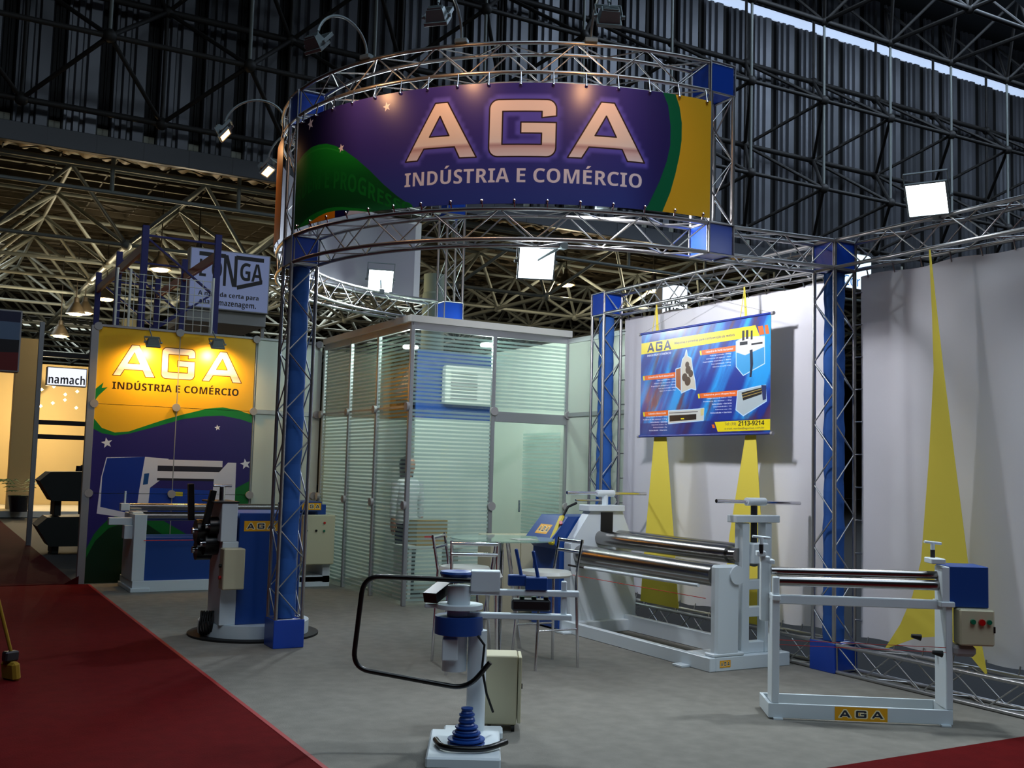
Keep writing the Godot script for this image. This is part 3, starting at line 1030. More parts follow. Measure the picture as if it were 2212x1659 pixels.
# ---------------------------------------------------------------- lamps
# builds a floodlight head under parent; -z looks along aim
func flood_head(t: Node3D, at: Vector3, aim: Vector3, w: float, h: float, d: float, c: Color, emit: float, energy: float, angle: float) -> void:
	var bas := Basis.looking_at(aim.normalized(), Vector3.UP)
	var hd := Node3D.new()
	hd.name = "lamp_head"
	t.add_child(hd, true)
	hd.transform = Transform3D(bas, at)
	var s := mb()
	# tapered housing, wide at the glass
	var f := [Vector3(-w, -h, 0) * 0.5, Vector3(w, -h, 0) * 0.5, Vector3(w, h, 0) * 0.5, Vector3(-w, h, 0) * 0.5]
	var b := []
	for p in f: b.append(Vector3(p.x * 0.82, p.y * 0.55, d))
	for k in 4: quad(s, f[k], f[(k + 1) % 4], b[(k + 1) % 4], b[k], f[k] + f[(k + 1) % 4])
	quad(s, b[0], b[1], b[2], b[3], Vector3(0, 0, 1))
	for k in 4: bx(s, -w * 0.36, w * 0.36, -h * 0.2 + k * h * 0.12, -h * 0.17 + k * h * 0.12, d, d + 0.012, 0.0)
	part("housing", s, M.lamp_metal, hd)
	s = mb()
	var r := 0.012
	bx(s, -w / 2 - r, w / 2 + r, h / 2, h / 2 + r, -0.014, 0.012, 0.002)
	bx(s, -w / 2 - r, w / 2 + r, -h / 2 - r, -h / 2, -0.014, 0.012, 0.002)
	bx(s, -w / 2 - r, -w / 2, -h / 2, h / 2, -0.014, 0.012, 0.002)
	bx(s, w / 2, w / 2 + r, -h / 2, h / 2, -0.014, 0.012, 0.002)
	part("front_frame", s, M.lamp_metal, hd)
	s = mb()
	bx(s, -w / 2, w / 2, -h / 2, h / 2, -0.006, 0.001, 0.0)
	part("lamp_glass", s, glow_mat("flood glass %s %.1f" % [c.to_html(), emit], c, emit), hd)
	s = mb()
	for sg in [-1, 1]:
		bx(s, sg * (w / 2 + 0.014), sg * (w / 2 + 0.020), -0.012, h * 0.5 + 0.075, d * 0.35 - 0.014, d * 0.35 + 0.014, 0.001)
		tube(s, Vector3(sg * (w / 2 + 0.01), 0, d * 0.35), Vector3(sg * (w / 2 + 0.035), 0, d * 0.35), 0.014, 8)
	bx(s, -w / 2 - 0.02, w / 2 + 0.02, h * 0.5 + 0.068, h * 0.5 + 0.075, d * 0.35 - 0.014, d * 0.35 + 0.014, 0.001)
	part("bracket", s, M.lamp_metal, hd)
	var l := SpotLight3D.new()
	l.name = "lamp_light"
	l.light_energy = energy
	l.light_color = c
	l.spot_angle = angle
	l.spot_angle_attenuation = 0.7
	l.spot_range = 40
	l.spot_attenuation = 2.0
	l.light_size = w * 0.4
	l.shadow_enabled = true
	l.position = Vector3(0, 0, -0.10)
	hd.add_child(l)

func arm_lamps() -> void:
	var warm := Color(1.0, 0.74, 0.50)
	var list := [[24.6, 0.55, -0.06, "leftmost along the front of the upper ring truss"], [43.8, 0.56, -0.02, "second along the front, above the first big letter"], [65.5, 0.70, -0.09, "third along the front, right of the middle"], [-21.0, 0.56, -0.10, "glowing at far left against the dark wall, the upper one"], [-40.0, 0.42, -0.16, "glowing at far left close to the column, the lower one"]]
	for e in list:
		var p := ring_at(e[0], 0.115, H2T + 0.01)
		var o := ring_out(e[0])
		var t := thing("arm_spotlight", "curved arm spotlight, " + e[3], "spotlight", p, 0, "arm spotlights around the ring")
		var s := mb()
		box(s, Vector3(0, 0.012, 0), Vector3(0.10, 0.035, 0.06), 0.004, Basis(o.cross(Vector3.UP), Vector3.UP, -o))
		part("clamp", s, M.lamp_metal, t)
		s = mb()
		var pts := []
		for k in 17:
			var a := PI * k / 16.0 * 0.92
			pts.append(o * (e[1] * 0.5 * (1.0 - cos(a))) + Vector3(0, 0.03 + 0.24 * sin(a) + minf(0.0, e[2]) * k / 16.0, 0))
		pipe(s, pts, 0.011, 8)
		part("curved_arm", s, M.lamp_metal, t)
		var tip: Vector3 = pts[-1]
		var head := tip + Vector3(0, -0.13, 0)
		var target: Vector3 = -o * 0.02 + Vector3(0, -0.62, 0)
		flood_head(t, head, target - head, 0.15, 0.11, 0.09, warm, 5.0, 0.34, 62)
		s = mb()
		tube(s, tip, head + Vector3(0, 0.10, 0), 0.006, 6)
		part("hanger", s, M.lamp_metal, t)

func floodlights() -> void:
	var white := Color(0.93, 0.97, 1.0)
	var p1 := ring_at(-67.5, -0.10, 3.63)
	var p2 := Vector3(4.10, 3.155, -6.95)
	var p3 := Vector3(6.30, 3.60, -5.08)
	for e in [[p1, Vector3(3.6, 0.2, -6.2), "white floodlight glaring on the rear left curved truss before the grey banner back", 5.5, ring_at(-67.5, -0.115, H1T)], [p2, Vector3(2.9, 0.3, -3.2), "white floodlight glaring below the middle of the banner, largest of the three in view", 5.5, ring_at(62, -0.115, 3.27)], [p3, Vector3(3.4, 0.2, -4.2), "white floodlight glaring on the truss above the right hand cloth", 6.0, Vector3(6.445, 3.495, -5.1)]]:
		var t := thing("floodlight", e[2], "floodlight", e[0])
		flood_head(t, Vector3.ZERO, (e[1] - e[0]).normalized() * 0.6 + (Vector3(0, 1.55, 0) - e[0]).normalized() * 0.4, 0.27, 0.24, 0.12, white, 14.0, e[3], 72)
		var s := mb()
		tube(s, Vector3(0, 0.02, 0), e[4] - e[0], 0.012, 8)
		box(s, e[4] - e[0], Vector3(0.06, 0.05, 0.06), 0.004)
		part("clamp_arm", s, M.lamp_metal, t)
	for e in [[64.0, Vector3(6.62, 2.75, -7.6), "small lamp head on the lower front truss aimed at the poster, left one of a pair"], [69.5, Vector3(6.62, 2.35, -8.0), "small lamp head on the lower front truss aimed at the poster, right one of a pair"]]:
		var p := ring_at(e[0], -0.02, 3.60)
		var t := thing("wall_washer", e[2], "spotlight", p)
		flood_head(t, Vector3.ZERO, e[1] - p, 0.15, 0.11, 0.09, Color(0.97, 0.97, 1.0), 10.0, 4.6, 66)
		var s := mb()
		tube(s, Vector3(0, -0.02, 0), ring_at(e[0], 0.11, H1T) - p, 0.01, 6)
		part("clamp_arm", s, M.chrome, t)

# ---------------------------------------------------------------- cloth walls, strips and the poster
func cloth_wall(called: String, label: String, z0: float, z1: float, y0: float, y1: float) -> void:
	var t := thing(called, label, "cloth wall", Vector3(6.68, y0, (z0 + z1) * 0.5))
	var s := mb()
	s.set_smooth_group(1)
	var nz := 60
	var ny := 24
	var zc := (z0 + z1) * 0.5
	var f := func(i: int, j: int) -> Vector3:
		var u := float(i) / nz
		var v := float(j) / ny
		var edge := sin(u * PI * 9.0) * 0.012 * (absf(v - 0.5) * 2.0) ** 6
		return Vector3(0.006 * sin(u * 21.0 + v * 2.0) * sin(v * PI) + 0.004 * sin(u * 47.0 + v * 5.0), v * (y1 - y0) + edge, lerpf(z0, z1, u) - zc)
	for i in nz:
		for j in ny: quad(s, f.call(i, j), f.call(i + 1, j), f.call(i + 1, j + 1), f.call(i, j + 1), Vector3(-1, 0, 0))
	part("cloth", s, M.cloth, t)
	s = mb()
	for k in 13:
		var z := lerpf(z0 + 0.08, z1 - 0.08, k / 12.0) - zc
		tube(s, Vector3(-0.005, 0.015, z), Vector3(-0.03, -0.06, z), 0.006, 5)
		tube(s, Vector3(-0.005, y1 - y0 - 0.015, z), Vector3(-0.03, y1 - y0 + 0.06, z), 0.006, 5)
	for k in 11:
		for zz in [z0, z1]:
			var y := (k + 0.5) / 11.0 * (y1 - y0)
			var sg := -1.0 if zz == z0 else 1.0
			tube(s, Vector3(-0.005, y, zz - zc - sg * 0.015), Vector3(-0.012, y, zz - zc + sg * 0.05), 0.006, 5)
	part("lacing_hooks", s, M.alu, t, "", "stuff")

# stretched cloth strip lying in the plane x; outline of Vector2(z, y)
func strip(called: String, label: String, poly: Array, x: float) -> void:
	var lo := 1e9
	var zc := 0.0
	for p in poly:
		lo = minf(lo, p.y)
		zc += p.x / poly.size()
	var t := thing(called, label, "cloth strip", Vector3(x, lo, zc))
	var o := []
	for p in poly: o.append(Vector2(-(p.x - zc), p.y - lo))
	var s := mb()
	prism(s, o, -0.002, 0.002, Transform3D(Basis(Vector3(0, 0, -1), Vector3(0, 1, 0), Vector3(1, 0, 0)), Vector3.ZERO))
	part("stretch_cloth", s, M.yellow_cloth, t)

func wall_cloths() -> void:
	cloth_wall("cloth_wall", "white stretched cloth wall behind the hanging poster", -9.36, -6.36, 0.28, 3.225)
	cloth_wall("cloth_wall", "white stretched cloth wall at the right with the tall yellow strip before it", -6.04, -2.7, 0.28, 3.21)
	strip("yellow_strip", "narrow yellow stretched strip behind the poster, the left one", [Vector2(-8.482, 3.25), Vector2(-8.466, 3.25), Vector2(-8.34, 2.3), Vector2(-8.275, 1.89), Vector2(-8.143, 0.95), Vector2(-8.05, 0.26), Vector2(-8.66, 0.26), Vector2(-8.59, 0.95), Vector2(-8.478, 1.89), Vector2(-8.46, 2.3)], 6.43)
	strip("yellow_strip", "narrow yellow stretched strip behind the poster, the right one", [Vector2(-7.18, 3.255), Vector2(-7.164, 3.255), Vector2(-7.06, 2.4), Vector2(-7.002, 1.893), Vector2(-6.915, 1.01), Vector2(-6.83, 0.26), Vector2(-7.42, 0.26), Vector2(-7.335, 1.01), Vector2(-7.14, 1.893), Vector2(-7.12, 2.4)], 6.43)
	strip("yellow_strip", "tall yellow stretched triangle before the right hand cloth, spreading to two corners", [Vector2(-5.17, 3.255), Vector2(-5.158, 3.255), Vector2(-5.10, 2.75), Vector2(-5.05, 2.35), Vector2(-4.96, 1.7), Vector2(-4.861, 1.0), Vector2(-4.79, 0.6), Vector2(-4.715, 0.25), Vector2(-4.73, 0.245), Vector2(-4.86, 0.36), Vector2(-5.0, 0.425), Vector2(-5.134, 0.435), Vector2(-5.3, 0.40), Vector2(-5.55, 0.29), Vector2(-5.58, 0.285), Vector2(-5.44, 0.48), Vector2(-5.33, 0.7), Vector2(-5.251, 0.97), Vector2(-5.18, 1.7), Vector2(-5.134, 2.355), Vector2(-5.145, 2.75)], 6.43)
	poster()

func poster_art() -> Image:
	var W := 2560
	var H := 1436
	var sm := Image.create_empty(128, 72, false, Image.FORMAT_RGBA8)
	var n := FastNoiseLite.new()
	n.seed = 11
	n.frequency = 0.035
	var n2 := FastNoiseLite.new()
	n2.seed = 4
	n2.frequency = 0.05
	for x in 128:
		for y in 72:
			var d := x + y * 0.55
			var b := n.get_noise_2d(d * 1.3, y * 0.18)
			var r := n2.get_noise_2d(d * 1.1 + 60, y * 0.3)
			var c := Color(0.10, 0.20, 0.58).lerp(Color(0.12, 0.62, 0.92), clampf(b * 1.9 + 0.42, 0, 1))
			c = c.lerp(Color(0.42, 0.16, 0.22), clampf(r * 2.2 - 0.35, 0, 0.75))
			if y > 62: c = c.lerp(Color(0.12, 0.12, 0.42), 0.6)
			sm.set_pixel(x, y, c)
	sm.resize(W, H, Image.INTERPOLATE_CUBIC)
	var im := sm
	var k := W / 1.862
	var px := func(x: float, y: float) -> Vector2: return Vector2(x * k, (1.045 - y) * k)
	var mp := func(l: Array) -> Array:
		var o := []
		for e in l: o.append(px.call(e[0], e[1]))
		return o
	var Y := Color(0.95, 0.87, 0.10)
	var OR := Color(0.93, 0.42, 0.12)
	var WH := Color(0.93, 0.95, 1.0)
	var NV := Color(0.13, 0.12, 0.36)
	fill(im, [mp.call([[0, 0.952], [1.67, 0.962], [1.725, 0.862], [0, 0.838]])], Y)
	fill(im, [mp.call([[1.70, 0.95], [1.76, 0.95], [1.785, 0.87], [1.725, 0.868]])], OR)
	fill(im, [mp.call([[1.785, 0.95], [1.825, 0.95], [1.845, 0.87], [1.80, 0.87]])], OR)
	var bb := []
	for e in [[0.10, 0.215], [0.242, 0.345], [0.37, 0.485]]: bb.append([e[0] * k, e[1] * k])
	letters_aga(im, bb, px.call(0, 0.944).y, px.call(0, 0.853).y, NV, NV, 2)
	var tx := func(s: String, x0: float, x1: float, yb: float, h: float, c: Color, bold: bool) -> void:
		print_text(im, s, x0 * k, x1 * k, px.call(0, yb + h).y, px.call(0, yb).y, c, bold)
	tx.call("INDÚSTRIA E COMÉRCIO", 0.10, 0.485, 0.806, 0.026, WH, true)
	tx.call("Máquinas e sistemas para conformação de metais", 0.537, 1.40, 0.886, 0.032, NV, true)
	var lab := func(x0: float, x1: float, y: float, s: String) -> void:
		fill(im, [mp.call([[x0 + 0.03, y + 0.022], [x1, y + 0.028], [x1, y - 0.026], [x0 + 0.04, y - 0.024]])], OR)
		fill(im, [mp.call([[x0, y + 0.02], [x0 + 0.025, y + 0.022], [x0 + 0.035, y - 0.024], [x0 + 0.01, y - 0.024]])], Y)
		tx.call(s, x0 + 0.09, x1 - 0.035, y - 0.008, 0.02, WH, true)
	lab.call(0.033, 0.567, 0.592, "Calandra de Perfil Motorizada")
	lab.call(0.915, 1.416, 0.778, "Calandra de Perfil Horizontal")
	lab.call(0.896, 1.452, 0.37, "Calandra para chapas finas")
	lab.call(0.044, 0.454, 0.224, "Calandra Motorizada")
	var words := ["Comprimento de dobra = 1.0m", "Diâmetro do rolo superior = 27mm", "Potência do motor = 3hp", "Espessura máxima = 4mm", "Velocidade = 6m/min", "Peso aproximado = 900kg"]
	for e in [[0.565, 0.545, 5], [1.355, 0.73, 5], [1.37, 0.33, 6], [0.44, 0.185, 6]]:
		for i in e[2]:
			var wd: float = [0.34, 0.39, 0.27, 0.25, 0.22, 0.29][(i + e[2]) % 6]
			tx.call(words[(i * 2 + e[2]) % 6], e[0] - wd, e[0], e[1] - i * 0.027, 0.015, WH, true)
	# four machine pictures, each on a pale halo
	var shape := func(pts: Array, c: Color, halo := true) -> void:
		var q: Array = mp.call(pts)
		if halo:
			var l: Array = q.duplicate()
			l.append(q[0])
			stroke(im, l, 26, Color(0.75, 0.88, 0.98))
		fill(im, [q], c)
	shape.call([[0.566, 0.645], [0.645, 0.655], [0.65, 0.43], [0.57, 0.48]], Color(0.62, 0.36, 0.20))
	shape.call([[0.645, 0.665], [0.665, 0.736], [0.70, 0.765], [0.72, 0.82], [0.735, 0.76], [0.79, 0.735], [0.82, 0.6], [0.85, 0.52], [0.865, 0.435], [0.80, 0.45], [0.655, 0.415]], Color(0.80, 0.78, 0.72))
	for e in [[0.735, 0.68, 0.03], [0.75, 0.63, 0.04], [0.70, 0.56, 0.04], [0.745, 0.52, 0.045], [0.79, 0.59, 0.035]]:
		var o := []
		for i in 16: o.append([e[0] + cos(i * TAU / 16) * e[2], e[1] + sin(i * TAU / 16) * e[2]])
		shape.call(o, Color(0.32, 0.25, 0.2), false)
	shape.call([[1.425, 0.836], [1.52, 0.86], [1.78, 0.85], [1.785, 0.616], [1.52, 0.53], [1.43, 0.612]], Color(0.25, 0.62, 0.85))
	shape.call([[1.425, 0.836], [1.55, 0.87], [1.784, 0.848], [1.784, 0.76], [1.54, 0.705], [1.425, 0.74]], Color(0.88, 0.89, 0.88), false)
	for e in [[1.47, 0.80, 0.10, 0.03], [1.50, 0.84, 0.03, 0.09], [1.55, 0.85, 0.03, 0.08], [1.61, 0.84, 0.025, 0.08], [1.62, 0.79, 0.14, 0.015]]:
		shape.call([[e[0], e[1]], [e[0] + e[2], e[1]], [e[0] + e[2], e[1] + e[3]], [e[0], e[1] + e[3]]], Color(0.12, 0.12, 0.14), false)
	shape.call([[1.60, 0.745], [1.635, 0.75], [1.645, 0.62], [1.625, 0.505], [1.60, 0.505], [1.61, 0.6]], Color(0.10, 0.12, 0.22), false)
	shape.call([[1.452, 0.385], [1.70, 0.412], [1.80, 0.418], [1.81, 0.285], [1.525, 0.168], [1.432, 0.222]], Color(0.70, 0.76, 0.78))
	shape.call([[1.50, 0.372], [1.76, 0.405], [1.755, 0.345], [1.52, 0.30]], Color(0.14, 0.13, 0.13), false)
	stroke(im, mp.call([[1.5, 0.352], [1.76, 0.392]]), 8, Color(0.75, 0.65, 0.35))
	stroke(im, mp.call([[1.51, 0.328], [1.76, 0.368]]), 8, Color(0.75, 0.65, 0.35))
	shape.call([[1.75, 0.425], [1.812, 0.42], [1.81, 0.30], [1.77, 0.29]], Color(0.15, 0.20, 0.40), false)
	shape.call([[0.462, 0.24], [0.90, 0.242], [0.985, 0.245], [0.98, 0.14], [0.465, 0.122]], Color(0.82, 0.83, 0.80))
	shape.call([[0.475, 0.198], [0.88, 0.20], [0.88, 0.148], [0.478, 0.138]], Color(0.09, 0.09, 0.10), false)
	stroke(im, mp.call([[0.47, 0.222], [0.90, 0.222]]), 10, Color(0.35, 0.35, 0.36))
	shape.call([[0.94, 0.25], [0.99, 0.248], [0.985, 0.185], [0.945, 0.18]], Color(0.85, 0.80, 0.55), false)
	shape.call([[0.65, 0.168], [0.70, 0.168], [0.70, 0.155], [0.65, 0.155]], Y, false)
	fill(im, [mp.call([[1.14, 0.118], [1.862, 0.125], [1.862, 0.03], [1.185, 0.026]])], Y)
	fill(im, [mp.call([[1.10, 0.095], [1.135, 0.095], [1.15, 0.062], [1.115, 0.062]])], OR)
	tx.call("Tel: (19)", 1.28, 1.43, 0.078, 0.03, NV, false)
	tx.call("2113-9214", 1.46, 1.79, 0.075, 0.042, Color(0.1, 0.1, 0.12), true)
	tx.call("e-mail: vendas@agamaq.com.br", 1.28, 1.79, 0.04, 0.02, NV, false)
	return im

func poster() -> void:
	var t := thing("hanging_poster", "glossy blue product poster with yellow bands hanging on cords before the white cloth", "poster", Vector3(6.385, 1.917, -7.716))
	var s := mb()
	face(s, Vector3(-0.002, 0, -0.939), Vector3(0, 0, 1.878), Vector3(0, 1.045, 0), Vector3(-1, 0, 0))
	var pm := print_mat("product poster print", poster_art(), 0.28)
	pm.clearcoat_enabled = true
	pm.clearcoat = 0.6
	pm.clearcoat_roughness = 0.12
	part("print", s, pm, t)
	s = mb()
	bx(s, -0.001, 0.003, 0.0, 1.045, -0.939, 0.939, 0.0)
	part("backing", s, M.grey_plastic, t)
	for y in [0.0, 1.047]:
		s = mb()
		tube(s, Vector3(0, y, -0.955), Vector3(0, y, 0.955), 0.012, 10)
		part("blue_rod", s, mat("blue rod", Color(0.13, 0.20, 0.55), 0.35), t)
		for z in [-0.962, 0.962]:
			s = mb()
			tube(s, Vector3(0, y, z - 0.012), Vector3(0, y, z + 0.012), 0.017, 10)
			part("rod_cap", s, M.grey_plastic, t)
	for z in [-0.76, 0.545]:
		s = mb()
		tube(s, Vector3(0, 1.055, z), Vector3(0.045, 1.345, z + 0.005), 0.004, 5)
		part("cord", s, mat("yellow cord", Color(0.85, 0.78, 0.35), 0.7), t)
	s = mb()
	tube(s, Vector3(0, 1.05, -0.95), Vector3(0.045, 1.345, 0.1), 0.002, 4)
	tube(s, Vector3(0, 1.05, 0.95), Vector3(0.045, 1.345, -0.1), 0.002, 4)
	part("thin_line", s, M.grey_plastic, t)

# ---------------------------------------------------------------- graphic wall
func panel_art() -> Image:
	var k := 1031.0
	var W := int(1.985 * k)
	var H := int(3.2 * k)
	var im := canvas(W, H, Color(0.17, 0.145, 0.43))
	var mp := func(l: Array) -> Array:
		var o := []
		for e in l: o.append(Vector2(e[0] * k, (3.2 - e[1]) * k))
		return o
	var grn := [[0, 1.91], [0.106, 1.856], [0.26, 1.833], [0.426, 1.862], [0.636, 1.93], [0.849, 1.999], [1.08, 2.078], [1.362, 2.13], [1.59, 2.148], [1.825, 2.113], [1.99, 2.066], [1.99, 3.2], [0, 3.2]]
	fill(im, [mp.call(grn)], Color(0.06, 0.48, 0.20))
	var yel := [[0, 2.041], [0.102, 1.922], [0.258, 1.87], [0.425, 1.891], [0.634, 1.975], [0.846, 2.059], [1.077, 2.138], [1.358, 2.222], [1.585, 2.252], [1.819, 2.222], [1.99, 2.175], [1.99, 3.2], [0, 3.2]]
	fill(im, [mp.call(yel)], Color(0.93, 0.72, 0.14))
	fill(im, [mp.call([[0, 2.25], [0, 2.40], [0.09, 2.488], [0.072, 2.417], [0.142, 2.43], [0.04, 2.32]])], Color(0.06, 0.48, 0.22))
	var g := grad([[0.0, Color(0.98, 0.92, 0.88)], [0.7, Color(0.99, 0.95, 0.92)], [0.82, Color(0.86, 0.72, 0.70)], [1.0, Color(0.96, 0.92, 0.92)]])
	letters_aga(im, [[0.191 * k, 0.705 * k], [0.778 * k, 1.2 * k], [1.30 * k, 1.818 * k]], (3.2 - 2.99) * k, (3.2 - 2.588) * k, [g, 0.21 * k, 0.612 * k], Color(0.33, 0.18, 0.06), 10)
	print_text(im, "INDÚSTRIA E COMÉRCIO", 0.195 * k, 1.786 * k, (3.2 - 2.535) * k, (3.2 - 2.412) * k, Color(0.16, 0.11, 0.04))
	for e in [[0.171, 1.737, 0.07], [1.531, 1.987, 0.042], [1.924, 1.517, 0.075]]: star(im, Vector2(e[0], 3.2 - e[1]) * k, e[2] * k, Color(0.90, 0.92, 0.97))
	fill(im, [mp.call([[0, 0], [0, 0.42], [0.08, 0.60], [0.146, 0.69], [0.24, 0.79], [0.6, 0.95], [1.2, 0.6], [1.2, 0]])], Color(0.04, 0.40, 0.16))
	fill(im, [mp.call([[0, 0], [0, 0.30], [0.1, 0.52], [0.25, 0.68], [0.6, 0.8], [1.2, 0.4], [1.2, 0]])], Color(0.02, 0.17, 0.09))
	fill(im, [mp.call([[2, 1.30], [1.8, 1.19], [1.8, 0.9], [2, 0.9]])], Color(0.05, 0.42, 0.18))
	var P := func(l: Array, c: Color) -> void: fill(im, [mp.call(l)], c)
	P.call([[0.175, 1.556], [0.127, 1.308], [0.10, 0.86], [0.62, 0.78], [0.64, 1.576]], Color(0.86, 0.87, 0.93))
	P.call([[0.185, 1.546], [0.14, 1.308], [0.139, 0.943], [0.60, 0.84], [0.64, 1.576]], Color(0.07, 0.20, 0.58))
	P.call([[0.638, 1.576], [0.589, 1.152], [0.56, 0.8], [0.70, 0.8], [0.723, 1.187], [0.86, 1.3], [0.93, 1.559]], Color(0.85, 0.86, 0.92))
	P.call([[0.64, 1.36], [0.70, 1.37], [0.69, 1.23], [0.63, 1.22]], Color(0.08, 0.30, 0.55))
	P.call([[0.72, 1.185], [1.52, 1.16], [1.5, 0.8], [0.70, 0.8]], Color(0.07, 0.25, 0.65))
	for e in [[1.55, 1.47, 0.85], [1.47, 1.39, 0.15], [1.40, 1.31, 0.86], [1.31, 1.28, 0.12]]: P.call([[0.80, e[0]], [1.62, e[0]], [1.62, e[1]], [0.80, e[1]]], Color(e[2], e[2], e[2] + 0.05))
	P.call([[1.58, 1.40], [1.69, 1.53], [1.80, 1.53], [1.807, 0.9], [1.50, 0.9], [1.52, 1.35]], Color(0.84, 0.85, 0.91))
	P.call([[0.98, 1.14], [1.13, 1.135], [1.13, 1.085], [0.98, 1.09]], Color(0.80, 0.75, 0.2))
	return im

func disc(t: Node3D, p: Vector3, axis: Vector3) -> void:
	var s := mb()
	tube(s, p, p + axis * 0.035, 0.05, 16)
	part("connector_disc", s, M.grey_plastic, t)

func graphic_wall() -> void:
	var t := thing("graphic_wall", "yellow and blue printed panel wall with big letters, white panels on its right", "display wall", Vector3(1.868, 0, -13.9))
	var pm := print_mat("graphic panel print", panel_art(), 0.35)
	var ys := [0.0, 1.11, 2.22, 3.2]
	for c in 2:
		for r in 3:
			var s := mb()
			var u0 := 0.004 + c * 0.994
			face(s, Vector3(u0, ys[r] + 0.003, 0.0), Vector3(0.986, 0, 0), Vector3(0, ys[r + 1] - ys[r] - 0.006, 0), Vector3(0, 0, 1), Vector2(u0 / 1.985, 1 - ys[r + 1] / 3.2), Vector2((u0 + 0.986) / 1.985, 1 - ys[r] / 3.2))
			part("graphic_panel", s, pm, t)
	for r in 2:
		var s := mb()
		bx(s, 2.02, 2.92, ys[r * 2] + 0.02, ys[r * 2 + (2 if r == 0 else 1)] - 0.02, -0.02, 0.0, 0.003)
		part("white_panel", s, M.panel_white, t)
	var s := mb()
	bx(s, -0.01, 2.92, 0.0, 3.19, -0.05, -0.021, 0.0)
	part("backing", s, M.panel_white, t)
	for x in [-0.045, 0.995, 2.0]:
		s = mb()
		bx(s, x - (0.045 if x < 0 else 0.006), x + (0.045 if x < 0 else 0.006), 0, 3.2, -0.06, 0.03 if x < 0 else 0.004, 0.003)
		part("post", s, M.profile, t)
	s = mb()
	bx(s, 2.0, 2.92, 2.19, 2.25, -0.02, 0.02, 0.004)
	bx(s, 0, 2.92, 3.19, 3.22, -0.04, 0.015, 0.003)
	part("rail", s, M.profile, t)
	for x in [-0.01, 0.985, 1.99, 2.87]:
		for y in [1.11, 2.22, 3.19]: disc(t, Vector3(x, y, 0.004), Vector3.BACK)
	for e in [[2.47, 2.985, "left"], [3.27, 3.03, "right"]]:
		var l := thing("panel_lamp", "small grey lamp above the yellow panel, over the " + ("first letter gap" if e[2] == "left" else "last letter"), "spotlight", Vector3(e[0], e[1], -13.6))
		flood_head(l, Vector3.ZERO, Vector3(0, -0.75, -0.55), 0.15, 0.10, 0.08, Color(1.0, 0.80, 0.48), 5.0, 1.1, 78)
		s = mb()
		tube(s, Vector3(0, 0.05, 0), Vector3(0, 0.22, -0.28), 0.008, 6)
		part("arm", s, M.lamp_metal, l)

